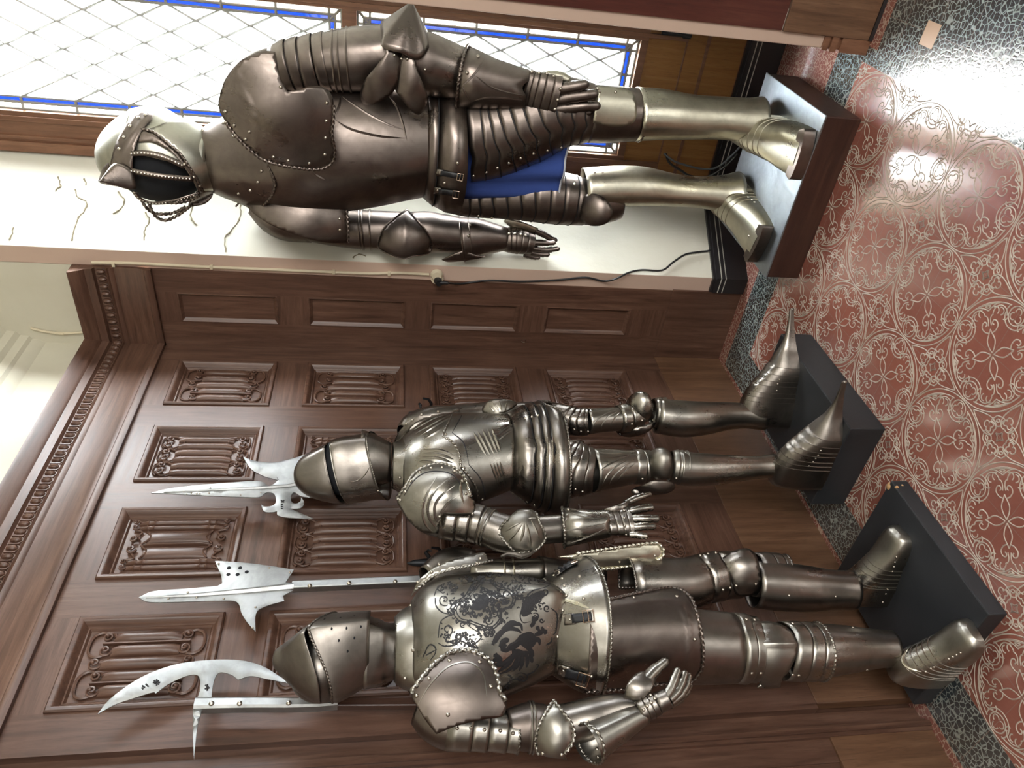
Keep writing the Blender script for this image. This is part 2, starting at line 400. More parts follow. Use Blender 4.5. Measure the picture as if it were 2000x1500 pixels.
cornice('trim_1', V(.0,0,0), V(XM,0,0), V(0,1,0), V(1,0,0)); cornice('trim_2', V(.055,.0,0), V(.055,.358,0), V(1,0,0), V(0,1,0))

# ------------------------------------------------------------------ plaster of the window bay, above the cornice and the far room
mb = MB(); mb.grid([[V(-.05, y, z), V(XM, y, z)] for z, y in ((2.715,-.012),(2.90,-.010),(2.92,.004),(2.945,.008),(2.955,.020),(2.985,.024),(3.0,.040),(3.03,.044),(3.06,.075),(3.12,.11),(3.25,.16),(3.45,.22),(ZC,.26))])
struct('wall_left_upper', mb, pl_upper, smooth=30)
EX, EY, BX = .049, .424, -.285                      # outer edge of the splayed reveal, window plane
mb = MB(); mb.box((-.02,-.05,2.70), (EX,.356,ZC)); struct('wall_return_upper', mb, pl_upper, smooth=0)
mb = MB(); mb.box((-.02,.352,0), (EX,EY,ZC)); struct('trim_3', mb, pl_beige, smooth=0, bevel=.003)
RL = [(EX-.001, EY), (BX, .662)]                    # left reveal in plan
def prism_wall(name, plan, z0, z1, m, **k):
    mb = MB(); n = len(plan); mb.add([V(x, y, z) for z in (z0, z1) for x, y in plan], [tuple(range(n))[::-1], tuple(range(n, 2*n))] + [(i, (i+1) % n, n+(i+1) % n, n+i) for i in range(n)])
    return struct(name, mb, m, smooth=0, **k)
reveal = prism_wall('wall_reveal', [RL[0], RL[1], (BX-.06,.662), (BX-.06,.36), (EX-.03,.36)][::-1], 0, ZC, pl_white)
prism_wall('wall_reveal_right', [(.285,1.420), (.285,1.52), (BX-.06,1.52), (BX-.06,1.352), (BX,1.352)], 0, ZC, pl_white)
# hairline cracks in the reveal plaster
def on_reveal(x, y, lift=.0015):
    p0 = V(*RL[0], 0); d = nrm(V(RL[1][0]-RL[0][0], RL[1][1]-RL[0][1], 0)); n = V(-d[1], d[0], 0); n = n if n[0] > 0 else -n
    r = ray(x, y); t = ((p0 - CAM) @ n) / (r @ n); return CAM + r*t + n*lift
mb = MB()
for st in ([(146,370),(152,385),(170,395),(162,415),(150,430),(140,470)], [(232,375),(243,392),(236,408),(222,418)], [(285,415),(292,430),(283,448),(283,470)], [(470,400),(468,425),(455,447),(440,465),(440,492)],
           [(375,400),(373,425),(385,440)], [(112,345),(118,362),(108,374)], [(20,468),(28,445)], [(165,350),(168,362)], [(690,505),(698,497),(715,500)]):
    P = [on_reveal(*p) for p in st]; P = [p + V(0, random.uniform(-.002,.002), random.uniform(-.003,.003)) for p in catmull(P, 4)]
    mb.tube(P, [.0022 if i % 5 else .0036 for i in range(len(P))], 5)
struct('plaster_cracks', mb, crack_m, reveal)
# right-hand pier: beige edge, red-brown boards, plinth
mb = MB(); mb.box((.20,1.418,.16), (.286,1.459,ZC)); struct('trim_4', mb, pl_beige, smooth=0, bevel=.003)
N0, N1, NZ0, NZ1 = 1.95, 2.70, .95, 3.25                 # the next window of the same wall, just out of frame
mb = MB(); mb.box((.20,1.458,ZB), (.292,N0,ZT)); mb.box((.20,N1,ZB), (.292,YM,ZT)); mb.box((.20,N0,ZB), (.292,N1,NZ0))
mb.box((.20,1.458,ZT), (.288,N0,ZC), 1); mb.box((.20,N1,ZT), (.288,YM,ZC), 1); mb.box((.20,N0,NZ1), (.288,N1,ZC), 1); struct('wall_window_side', mb, [oak_red, pl_upper], smooth=0)
mb = MB()
for y0, y1, z0, z1 in ((N0,N0+.05,NZ0,NZ1), (N1-.05,N1,NZ0,NZ1), ((N0+N1)/2-.025,(N0+N1)/2+.025,NZ0,NZ1), (N0,N1,NZ0,NZ0+.05), (N0,N1,NZ1-.05,NZ1), (N0,N1,1.9,1.95)): mb.box((.21,y0,z0), (.275,y1,z1))
window_next = struct('window_2', mb, oak_frame, smooth=0)
mb = MB(); mb.box((.20,1.456,.012), (.296,YM,.313)); struct('baseboard_right', mb, oak_plinth, smooth=0, bevel=.002)
mb = MB(); mb.box((.20,1.456,0), (.300,YM,.012)); struct('baseboard_right_shoe', mb, black_base, smooth=0)
mb = MB()
for z0, z1, e in ((0,.10,.006), (.10,.112,-.002), (.112,.135,.006), (.135,.142,-.002), (.142,.162,.004)): mb.box((.20,1.417-e,z0), (.288+e,1.456,z1))
struct('baseboard_block', mb, oak_frame, smooth=0, bevel=.001)
# black skirting with two cream lines in the bay
def skirting(name, plan, h=.155, t=.022):
    mb = MB()
    for (z0, z1, e, mi) in ((0,.098,t,0), (.098,.103,t-.002,1), (.103,.118,t,0), (.118,.123,t-.002,1), (.123,h-.012,t-.001,0), (h-.012,h,t-.008,0)):
        n = len(plan); fr = []
        for i, p in enumerate(plan):
            a = np.array(plan[max(i-1,0)]); b = np.array(plan[min(i+1,n-1)]); q = np.array(p)
            d1 = nrm(q-a) if i > 0 else nrm(b-q); d2 = nrm(b-q) if i < n-1 else d1
            n1 = V(d1[1], -d1[0]); n2 = V(d2[1], -d2[0]); m = nrm(n1+n2); fr.append(q + m*e/max(.4, m @ n1))
        mb.grid([[V(*p, z0) for p in fr], [V(*p, z1) for p in fr]], mi=mi); mb.grid([[V(*p, z1) for p in fr], [V(*p, z1) for p in plan]], mi=mi)
        mb.add([V(*fr[0], z0), V(*fr[0], z1), V(*plan[0], z1), V(*plan[0], z0)], [(0,1,2,3)], mi)
    return struct(name, mb, [black_base, white_line], smooth=0)
skirting('baseboard_bay', [(EX-.002,.362), (EX-.002,EY-.002), (BX+.002,.660), (BX+.002,1.352)][::-1][::-1])
# far walls and ceiling of the room behind the camera
mb = MB(); mb.box((XM,-.1,0), (XM+.1,YM+.1,ZT), 0); mb.box((XM,-.1,ZT), (XM+.1,YM+.1,ZC), 1); struct('wall_back', mb, [oak_v, pl_upper], smooth=0)
mb = MB(); mb.box((-.4,YM,0), (XM,YM+.1,.9), 0); mb.box((-.4,YM,.9), (XM,YM+.1,ZC), 1); struct('wall_right', mb, [oak_v, pl_upper], smooth=0)
mb = MB(); mb.box((-.4,-.1,ZC), (XM+.1,YM+.1,ZC+.1)); struct('ceiling', mb, pl_upper, smooth=0)

# ------------------------------------------------------------------ leaded window
GY0, GY1 = .812, 1.272; SILL, TR0, TR1, TOP = .588, 1.672, 1.725, 3.32
mb = MB(); x = BX
mb.box((x-.05,.66,.14), (x-.002,1.36,SILL-.030))                                     # panel below
mb.box((x-.05,.66,.305), (x+.006,1.36,.318)); mb.box((x-.05,.66,.395), (x+.004,1.36,.402))
mb.box((x-.05,.655,SILL-.03), (x+.012,GY0,ZC)); mb.box((x-.05,GY1,SILL-.03), (x+.012,1.36,ZC))
mb.box((x-.05,GY0,SILL-.03), (x+.012,GY1,SILL)); mb.box((x-.05,GY0,TR0), (x+.010,GY1,TR1)); mb.box((x-.05,GY0,TOP), (x+.012,GY1,ZC))
for y0, y1, e in ((.662,.700,.026), (.708,.722,.020), (.775,.795,.018), (1.284,1.300,.018), (1.318,1.36,.026)): mb.box((x,y0,.40), (x+e,y1,ZC))
mb.box((x,.700,.40), (x+.016,.708,ZC))
window = struct('window_1', mb, oak_frame, smooth=0, bevel=.0015)
mb = MB(); mb.box((x-.03,.668,.158), (x+.001,1.355,.545)); mb.box((x,.668,.545), (x+.006,1.355,SILL-.006)); struct('lower_panel', mb, oak_win, window, smooth=0)
lead = mat('lead_came', (.42,.42,.40), .6, .0)
def glass(name, tint, tr=.85):
    m = bpy.data.materials.new(name); m.use_nodes = True; t = m.node_tree; t.nodes.clear(); k = NT(m)
    o = k.n('ShaderNodeOutputMaterial'); a = k.n('ShaderNodeBsdfTransparent'); b = k.n('ShaderNodeBsdfGlossy'); mx = k.n('ShaderNodeMixShader')
    nz = k.noise(k.coord(), 45, 4, .6); c = k.mix(k.val(nz, 0, 1, .35, .65), tint, tuple(min(1, q*1.3) for q in tint)); k.l(c, a.inputs['Color'])
    b.inputs['Roughness'].default_value = .05; mx.inputs['Fac'].default_value = .06
    k.l(a.outputs[0], mx.inputs[1]); k.l(b.outputs[0], mx.inputs[2]); k.l(mx.outputs[0], o.inputs['Surface']); return m
g_clear, g_blue, g_pale = glass('clear_glass', (.93,.95,.95)), glass('cobalt_glass', (.0003,.0020,.026)), glass('seedy_glass', (.42,.41,.35))
mb = MB(); mb.add([V(.24,N0+.05,NZ0+.05), V(.24,N1-.05,NZ0+.05), V(.24,N1-.05,NZ1-.05), V(.24,N0+.05,NZ1-.05)], [(0,1,2,3)]); struct('light_cutting_panes', mb, glass('light_cutting_glass', (.26,.27,.28)), window_next, smooth=0)  # dark tint invented to cut the daylight through this unseen window
for nm, z0, z1 in (('lower_light', SILL, TR0), ('upper_light', TR1, TOP)):
    gl = MB(); bl = MB(); sd = MB(); ld = MB(); X = x - .015; e1, e2 = .026, .047
    def rect(m, y0, y1, a, b): m.add([V(X,y0,a), V(X,y1,a), V(X,y1,b), V(X,y0,b)], [(0,1,2,3)])
    a0, a1, c0, c1 = GY0+e2, GY1-e2, z0+e2, z1-e2; b0, b1, d0, d1 = GY0+e1, GY1-e1, z0+e1, z1-e1
    rect(gl, a0, a1, c0, c1)
    rect(bl, b0, a0, d0, d1); rect(bl, a1, b1, d0, d1); rect(bl, a0, a1, d0, c0); rect(bl, a0, a1, c1, d1)
    rect(sd, GY0, b0, z0, z1); rect(sd, b1, GY1, z0, z1); rect(sd, b0, b1, z0, d0); rect(sd, b0, b1, d1, z1)
    struct('clear_panes', gl, g_clear, window, smooth=0); struct('blue_border_panes', bl, g_blue, window, smooth=0); struct('outer_border_panes', sd, g_pale, window, smooth=0)
    L = lambda p, q, r=.0058: ld.tube([V(X,*p), V(X,*q)], r, 6)
    for (p, q, r, s) in ((a0,a1,c0,c1), (b0,b1,d0,d1), (GY0+.002,GY1-.002,z0+.002,z1-.002)):
        for u, v in (((p,r),(q,r)), ((q,r),(q,s)), ((q,s),(p,s)), ((p,s),(p,r))): L(u, v)
    pz, ny = .2, 4; py = (a1 - a0) / ny
    nz = int(round((c1-c0)/pz)); pz = (c1-c0)/nz
    for i in range(-nz, ny + 1):
        for sg in (1, -1):                                                            # diagonals clipped to the light
            pts = []
            for j in range(ny + 1):
                zz = (i + j) * pz; pts.append((j, zz))
            P = [(a0 + py*j, c0 + q) if sg > 0 else (a1 - py*j, c0 + q) for j, q in pts]
            for (p, q) in zip(P, P[1:]):
                if min(p[1], q[1]) >= c0 - 1e-6 and max(p[1], q[1]) <= c1 + 1e-6: L(p, q, .0054)
    for i in range(nz + 1):
        zz = c0 + i*pz
        L((GY0,zz), (a0,zz)); L((a1,zz), (GY1,zz))
    for j in range(ny + 1):
        yy = a0 + py*j; L((yy,z0),(yy,c0)); L((yy,c1),(yy,z1))
    for u, v in (((GY0,z0),(a0,c0)), ((GY1,z0),(a1,c0)), ((GY0,z1),(a0,c1)), ((GY1,z1),(a1,c1))): L(u, v)
    struct('lead_lines', ld, lead, window, smooth=40)
mb = MB(); mb.box((x,1.02,.425), (x+.006,1.09,.437)); struct('window_catch', mb, iron, window, smooth=0)
mb = MB(); mb.tube([V(x+.03,1.31,.40), V(x+.03,1.31,.52)], .008, 8); mb.box((x,1.297,.40), (x+.03,1.322,.43)); struct('window_bolt', mb, iron, window)
# a step of outdoor brightness seen through the glass comes from the world itself
# ------------------------------------------------------------------ armour metals
st_pewter = steel('pewter_steel', (.37,.35,.31), (.25,.235,.205), .20, .42, spots=.70)
st_dark = steel('dark_burnished_steel', (.29,.265,.235), (.195,.175,.155), .22, .44, spots=.70)
st_brown = steel('brown_patinated_steel', (.215,.180,.158), (.140,.115,.100), .24, .46, spots=.69)
st_bright = steel('reflection_paled_worn_steel', (.68,.65,.53), (.50,.47,.37), .22, .44, spot=(.28,.25,.17), spots=.60)  # base paled to paint in the window's reflection on knee wing and greaves
st_mid = steel('pale_greyed_steel', (.50,.49,.42), (.36,.35,.29), .26, .48, spot=(.2,.18,.12), spots=.60)
st_blade = steel('forged_blade_steel', (.46,.47,.465), (.33,.34,.335), .36, .55, spot=(.12,.12,.11), spots=.62, dents=.45)
st_rivet = steel('rivet_steel', (.58,.53,.45), (.42,.38,.32), .2, .35)
etched = mat('etched_blackened_lines', (.035,.034,.036), .55, .6)
black_in = mat('hollow_shade_black', (.008,.009,.012), .9)  # near-black painted for the shade inside helmets and small holes
leather = mat('black_leather', (.014,.015,.018), .5)
brass = steel('buckle_steel', (.62,.45,.34), (.42,.32,.25), .2, .35)

# ------------------------------------------------------------------ a figure's own frame
class Fig:
    """x, y, z: foot point on the plinth; ang: direction faced, degrees from +X towards +Y"""
    def __init__(s, x, y, z, ang, root):
        a = math.radians(ang); s.o = V(x, y, z); s.f = V(math.cos(a), math.sin(a), 0); s.r = V(math.sin(a), -math.cos(a), 0); s.u = V(0,0,1); s.root = root
        q = CAM - s.o; q[2] = 0; s.c = nrm(q)                                   # level direction towards the viewer
        s.view = math.atan2(s.c @ s.r, s.c @ s.f)
    def P(s, px, py, d=0.0):
        """point seen at a photo pixel, on the figure's own left-right plane moved d metres forwards"""
        D = ray(px, py); return CAM + D * (((s.o - CAM) @ s.f + d) / (D @ s.f))
    def Q(s, px, py, d=0.0):
        """the same on the upright plane through the figure's axis square to the viewer"""
        D = ray(px, py); return CAM + D * (((s.o - CAM) @ s.c + d) / (D @ s.c))
    def W(s, r, f, z): return s.o + s.r*r + s.f*f + V(0,0,z)

def sgnpow(v, e): return math.copysign(abs(v)**e, v)
def ring(c, R, F, w, f, b, nf, nb, ths, T=None):
    out = []
    for t in ths:
        co_, si = math.cos(t), math.sin(t); n = nf if co_ > 0 else nb
        out.append(c + R * (w * sgnpow(si, 2/n)) + F * ((f if co_ > 0 else b) * sgnpow(co_, 2/n)))
    return out
def lerp_secs(secs, m):
    """smooth a list of section dicts by Catmull-Rom over all their numbers"""
    keys = ['c','w','f','b','nf','nb','dip']; flat = [np.concatenate([np.atleast_1d(np.asarray(s[k], float)) for k in keys]) for s in secs]
    return [dict(c=q[:3], w=q[3], f=q[4], b=q[5], nf=q[6], nb=q[7], dip=q[8]) for q in catmull(flat, m)]
def shell(fig, secs, a0=-180, a1=180, n=40, m=4, mb=None, R=None, F=None, U=None, gap=None, close=False, cap=False):
    """plate lofted through level sections; a0..a1 degrees measured from the front towards the figure's right"""
    mb = mb or MB(); R = fig.r if R is None else R; F = fig.f if F is None else F; U = V(0,0,1) if U is None else U
    full = a1 - a0 >= 359.9; k = n if full else n + 1
    ths = [math.radians(a0 + (a1 - a0) * i / n) for i in range(k)]
    S = lerp_secs(secs, m) if m > 1 else secs; rows = []
    for s in S:
        rw = ring(s['c'], R, F, s['w'], s['f'], s['b'], s['nf'], s['nb'], ths)
        rows.append([p + U * (s['dip'] * max(0, math.cos(t))**3) for p, t in zip(rw, ths)])
    mb.grid(rows, cu=full, cap0=cap, cap1=cap); mb.rows = rows; return mb
def sec(c, w, f, b=None, nf=2.0, nb=2.0, dip=0.0): return dict(c=np.asarray(c, float), w=w, f=f, b=f if b is None else b, nf=nf, nb=nb, dip=dip)
def psec(fig, x, y1, y2, kf=.75, kb=.75, nf=2.0, nb=2.0, dip=0.0, d=0.0, dx=0.0):
    """section from the two outline pixels of the photo: half width solved for the angle it is seen at"""
    c = fig.Q(x, (y1 + y2)/2, d); e = abs(y2 - y1)/2 * depth(c) / FPX; k = (kf + kb)/2
    w = e / math.sqrt(math.cos(fig.view)**2 + (k*math.sin(fig.view))**2)
    sh = (kf - kb)/2 * w * math.sin(fig.view)                                       # unequal front and back shift the outline
    c = c - nrm(np.cross(V(0,0,1), fig.c)) * sh * 0 + V(0,0,dx)
    return sec(c, w, kf*w, kb*w, nf, nb, dip)
def sample(P, m): return catmull(P, m)
def limb(fig, pts, n=28, m=5, a0=-180, a1=180, ratio=1.0, ridge=0.0, ridge_w=.35, mb=None, cap=False, ref=None, pinch=None):
    """tube-like plate along photo points (x, y, half width in pixels, forward offset)"""
    mb = mb or MB(); ctr = [fig.P(p[0], p[1], p[3] if len(p) > 3 else 0.0) for p in pts]
    rad = [p[2] * depth(c) / FPX for p, c in zip(pts, ctr)]
    arr = catmull([np.append(c, r) for c, r in zip(ctr, rad)], m); F0 = fig.f if ref is None else ref
    full = a1 - a0 >= 359.9; ths = [math.radians(a0 + (a1-a0)*i/n) for i in range(n if full else n+1)]; rows = []
    for i, q in enumerate(arr):
        T = nrm(arr[min(i+1, len(arr)-1)][:3] - arr[max(i-1, 0)][:3]); F = nrm(F0 - T*(F0 @ T)); L = np.cross(F, T) ; L = L if L @ fig.r > 0 else -L
        rows.append([q[:3] + q[3]*(L*math.sin(t) + F*math.cos(t)*ratio*(1 + ridge*math.exp(-(t/ridge_w)**2))) for t in ths])
    mb.grid(rows, cu=full, cap0=cap, cap1=cap); mb.rows = rows; mb.arr = arr; return mb
def lames(fig, pts, cuts, h=.0030, cusp=0.0, cw=.28, c0=0.0, up=True, n=32, a0=-180, a1=180, ratio=1.0, lap=.18, mb=None, ref=None, ridge=0.0):
    """overlapping bands along the same kind of path; cuts are positions 0..1; cusp pulls the edge into a point at the front"""
    mb = mb or MB(); ctr = [fig.P(p[0], p[1], p[3] if len(p) > 3 else 0.0) for p in pts]
    rad = [p[2]*depth(c)/FPX for p, c in zip(pts, ctr)]; A = np.array(catmull([np.append(c, r) for c, r in zip(ctr, rad)], 8)); N = len(A) - 1
    F0 = fig.f if ref is None else ref; full = a1 - a0 >= 359.9
    ths = [math.radians(a0 + (a1-a0)*i/n) for i in range(n if full else n+1)]
    def pt(s, t, ex):
        q = min(max(s, 0), 1)*N; i = min(int(q), N-1); a = A[i] + (A[i+1]-A[i])*(q-i); T = nrm(A[min(i+1,N)][:3] - A[max(i-1,0)][:3]) if i else nrm(A[1][:3]-A[0][:3])
        F = nrm(F0 - T*(F0 @ T)); L = np.cross(F, T); L = L if L @ fig.r > 0 else -L; r = a[3] + ex
        return a[:3] + r*(L*math.sin(t) + F*math.cos(t)*ratio*(1 + ridge*math.exp(-(t/.3)**2)))
    for a, b in zip(cuts, cuts[1:]):
        d = b - a; rows = []
        seq = [(a, 0 if up else h), (a + .5*d, h*.5), (b, h if up else 0), (b + (lap*d if up else 0), h*1.05 if up else 0)]
        if not up: seq = [(a - lap*d, h*1.05)] + seq[:-1]
        for s, ex in seq:
            rows.append([pt(s + cusp*math.exp(-(((t - c0 + PI) % (2*PI) - PI)/cw)**2), t, ex) for t in ths])
        mb.grid(rows, cu=full); mb.edges = getattr(mb, 'edges', []) + [rows[-1] if up else rows[0]]
    return mb
def seam_lines(mb, parent, r=.0011, out=.0006, skip_last=True):
    """dark tubes painting the shade at the lap joints of overlapping bands"""
    m2 = MB(); E = mb.edges[:-1] if skip_last else mb.edges
    for e in E:
        c = sum(V(*p) for p in e)/len(e); m2.tube([V(*p) + nrm(V(*p)-c)*out for p in e], r, 5, closed=True)
    return obj('lap_joints', m2, etched, parent)  # black tubes painted in for the shade under each lap

# ------------------------------------------------------------------ plates cut to a photo outline and laid on a true curved surface
def quadric(c, ax, radii, flat=None):
    """ray hit on an ellipsoid (or, with radius None, an elliptic cylinder) with centre c and axes ax"""
    A = [np.asarray(a) / r for a, r in zip(ax, radii) if r]; c = np.asarray(c)
    def hit(o, d, grow=1.0):
        q = V(*[a @ (o - c) for a in A]) if len(A) == 3 else np.array([a @ (o - c) for a in A]); e = np.array([a @ d for a in A])
        aa, bb, cc = e @ e, 2 * (q @ e), q @ q - grow; disc = bb*bb - 4*aa*cc
        t = (-bb - math.sqrt(disc)) / (2*aa) if disc > 0 else -bb / (2*aa)
        p = o + d*t; g = sum(a * (a @ (p - c)) for a in A); return p, nrm(g)
    return hit
def plane(c, n):
    c = np.asarray(c); n = nrm(n)
    def hit(o, d, grow=1.0): return o + d * (((c - o) @ n) / (d @ n)), n
    return hit
def smooth_outline(pts, m=5):
    """closed outline; a third value marks a sharp corner"""
    n = len(pts); P = [V(p[0], p[1]) for p in pts]; cor = [len(p) > 2 for p in pts]; out = []
    for i in range(n):
        p1, p2 = P[i], P[(i+1) % n]; p0 = P[(i-1) % n] if not cor[i] else 2*p1 - p2; p3 = P[(i+2) % n] if not cor[(i+1) % n] else 2*p2 - p1
        if cor[i] and cor[(i+1) % n]: out += [p1 + (p2-p1)*j/m for j in range(m)]; continue
        for j in range(m):
            t = j/m; out.append(.5*((2*p1) + (-p0+p2)*t + (2*p0-5*p1+4*p2-p3)*t*t + (-p0+3*p1-3*p2+p3)*t**3))
    return out
def seg_dist(p, line):
    best = 1e9
    for a, b in zip(line, line[1:]):
        ab = b - a; t = min(1, max(0, ((p - a) @ ab) / (ab @ ab + 1e-9))); best = min(best, np.linalg.norm(p - a - ab*t))
    return best
def drape(outline, surf, step=7, m=5, flutes=(), lift=0.0, mb=None):
    """flutes: (polyline in pixels, half width in pixels, height in metres)"""
    O = smooth_outline(outline, m); n = len(O)
    X = [p[0] for p in O]; Y = [p[1] for p in O]
    def inside(q):
        r = False; j = n - 1
        for i in range(n):
            if (Y[i] > q[1]) != (Y[j] > q[1]) and q[0] < (X[j]-X[i])*(q[1]-Y[i])/(Y[j]-Y[i]) + X[i]: r = not r
            j = i
        return r
    cl = O + [O[0]]; pts = list(O); y = min(Y); k = 0
    while y < max(Y):
        x = min(X) + (step/2 if k % 2 else 0)
        while x < max(X):
            q = V(x, y)
            if inside(q) and seg_dist(q, cl) > step*.45: pts.append(q)
            x += step
        y += step*.87; k += 1
    vs, es, fs, *_ = delaunay_2d_cdt([Vector((p[0], p[1])) for p in pts], [(i, (i+1) % n) for i in range(n)], [], 1, 1e-5)
    FL = [([V(*p) for p in catmull([V(*q) for q in l], 5)], w, h) for l, w, h in flutes]
    out = []
    for v in vs:
        p, g = surf(CAM, ray(v[0], v[1])); e = lift
        for l, w_, h in FL:
            d = seg_dist(V(v[0], v[1]), l)
            if d < w_*2.2: e += h * math.exp(-(d/w_)**2)
        out.append(p + g*e)
    mb = mb or MB(); good = []
    for f in fs:
        a, b, c = (out[i] for i in f[:3]); good.append(tuple(f) if np.cross(b-a, c-a) @ (CAM - a) > 0 else tuple(f)[::-1])
    mb.add(out, good); mb.edge = [surf(CAM, ray(*p)) for p in O]; mb.edge = [p + g*lift for p, g in mb.edge]; mb.per = m; return mb
def rim(mb, plate, i0=0, i1=None, r=.0035, rope=True, close=False):
    """roped or plain rolled border along the outline points i0..i1 of a draped plate"""
    E = plate.edge; m = plate.per; n = len(E); k = [q % n for q in range(i0*m, (i1 if i1 is not None else n//m)*m + 1)]
    path = [E[q] for q in k]
    return mb.rope(path, r) if rope else mb.tube(path, r, 6)
class Rivets:
    me = None
    @classmethod
    def mesh(c):
        if c.me is None:
            mb = MB(); rows = []
            for i in range(4):
                t = PI/2 * i/3; rows.append([V(math.cos(t)*math.cos(2*PI*j/8), math.cos(t)*math.sin(2*PI*j/8), .75*math.sin(t)) for j in range(8)])
            mb.grid(rows, cu=True); c.me = bpy.data.meshes.new('rivet'); c.me.from_pydata(mb.v, [], mb.f); c.me.materials.append(st_rivet)
            c.me.polygons.foreach_set('use_smooth', [True]*len(c.me.polygons))
        return c.me
def rivets(plate_obj, mb, px, r=.0048, back=False):
    """round rivet heads where photo pixels fall on a plate"""
    bvh = BVHTree.FromPolygons([tuple(v) for v in mb.v], mb.f)
    for x, y in px:
        d = Vector(ray(x, y)).normalized(); h = bvh.ray_cast(Vector(CAM), d)
        if h[0] is None: h = bvh.find_nearest(Vector(CAM) + d * ((Vector(mb.v[0]) - Vector(CAM)).dot(d)))
        if h[0] is None: continue
        nn = h[1] if h[1].dot(d) < 0 else -h[1]
        o = bpy.data.objects.new('rivet', Rivets.mesh()); link(o, plate_obj)
        M = nn.to_track_quat('Z', 'Y').to_matrix().to_4x4(); M = Matrix.Translation(h[0] + nn*.0008 - Vector(OFF[plate_obj.name])) @ M @ Matrix.Scale(r, 4)
        o.matrix_local = M
def strokes_on(mb_surface, lines, r, mb=None, lift=.0006, flat=True):
    """fine ribbons laid on a plate's surface along photo polylines"""
    bvh = BVHTree.FromPolygons([tuple(v) for v in mb_surface.v], mb_surface.f); mb = mb or MB()
    for ln in lines:
        w = ln[0] if not hasattr(ln[0], '__len__') else r; pts = [p for p in ln if hasattr(p, '__len__')]
        P = catmull([V(*p) for p in pts], 4) if len(pts) > 2 else [V(*pts[0]) + (V(*pts[-1]) - V(*pts[0]))*i/4 for i in range(5)]
        H = []
        for q in P:
            d = Vector(ray(*q)).normalized(); h = bvh.ray_cast(Vector(CAM), d)
            if h[0] is not None: H.append((V(*h[0]), V(*(h[1] if h[1].dot(d) < 0 else -h[1]))))
        if len(H) < 2: continue
        rows = []; k = len(H)
        for i, (p, g) in enumerate(H):
            t = nrm(H[min(i+1,k-1)][0] - H[max(i-1,0)][0]); s = nrm(np.cross(g, t)); u = i/(k-1); ww = w * (.45 + .9*math.sin(PI*min(1, .15+u*.85)))
            rows.append([p + g*lift - s*ww, p + g*(lift+.0002), p + g*lift + s*ww])
        mb.grid(rows)
    return mb
def blob_on(mb_surface, shapes, mb, lift=.0005):
    bvh = BVHTree.FromPolygons([tuple(v) for v in mb_surface.v], mb_surface.f)
    for pts in shapes:
        O = catmull([V(*p) for p in pts], 4, True); c = sum(O)/len(O); vs = []
        for q in [c] + O + [c + (p-c)*.5 for p in O]:
            d = Vector(ray(*q)).normalized(); h = bvh.ray_cast(Vector(CAM), d)
            if h[0] is None: vs = None; break
            vs.append(V(*h[0]) + V(*(h[1] if h[1].dot(d) < 0 else -h[1]))*lift)
        if vs is None: continue
        n = len(O); mb.add(vs, [(1+i, 1+(i+1) % n, 1+n+(i+1) % n, 1+n+i) for i in range(n)] + [(1+n+i, 1+n+(i+1) % n, 0) for i in range(n)])
    return mb

# ------------------------------------------------------------------ shared limbs
def sabaton(fig, heel, toe, wid, hgt, root, m_, z, cuts=5, point=0.0, px_rivets=(), tip_up=0.0, n=14, blunt=0):
    """plated shoe from heel to toe on the plinth; heel and toe are (x, y) on the ground"""
    a, b = V(*heel, z), V(*toe, z); L = np.linalg.norm(b - a); T = (b - a)/L; S = V(T[1], -T[0], 0)
    mb = MB()
    #      along   half width  height
    prof = [(.0,.60,.98,0), (.04,.68,1.02,0), (.16,.74,1.02,.0), (.30,.80,.93,.0), (.44,.88,.76,.0), (.58,.96,.60,0), (.72,1.0,.47,0), (.86,.96,.38,0), (.95,.80,.31,0), (1.0,.50,.20,0)]
    if blunt: prof = [(.0,.50,1.0,0), (.05,.56,1.0,0), (.16,.62,.98,.0), (.30,.72,.86,.0), (.44,.82,.70,.0), (.58,.90,.56,0), (.72,.96,.46,0), (.86,.98,.39,0), (.95,.97,.35,0), (1.0,.95,.33,0)]
    if point: prof = [(.0,.62,.95,0), (.04,.70,1.0,0), (.14,.76,1.02,0), (.24,.80,.98,0), (.34,.90,.86,0), (.44,1.04,.68,0), (.52,1.04,.54,0), (.60,.78,.44,0), (.68,.46,.32,tip_up*.15), (.78,.24,.20,tip_up*.40), (.90,.13,.12,tip_up*.75), (1.0,.09,.09,tip_up)]
    A = catmull([V(*p) for p in prof], 5); ths = [PI*i/n for i in range(n+1)]; step = 0.0; rows = []
    marks = [.30 + .055*i for i in range(cuts)] if not point else [.22 + .05*i for i in range(cuts)]
    def row(s, w, h, up, ex):
        return [a + T*L*s + S*(wid*w + ex)*sgnpow(math.cos(t), .75)*(1 if True else 0) + V(0,0,up + (hgt*h + ex)*sgnpow(math.sin(t), .80)) for t in ths]
    for i, q in enumerate(A):
        s, w, h, up = q; k = sum(1 for mk in marks if s > mk); rows.append(row(s, w, h, up, .0022*(cuts - k)*(1 if not point else 1)))
        nx = A[i+1][0] if i + 1 < len(A) else 2
        if any(s <= mk < nx for mk in marks): rows.append(row(s + .002, w, h, up, .0022*(cuts-k-1)))
    mb.grid(rows, cap0=True, cap1=True)
    base = [[r[0] for r in rows], [r[-1] for r in rows]]; mb.grid(base)
    return mb
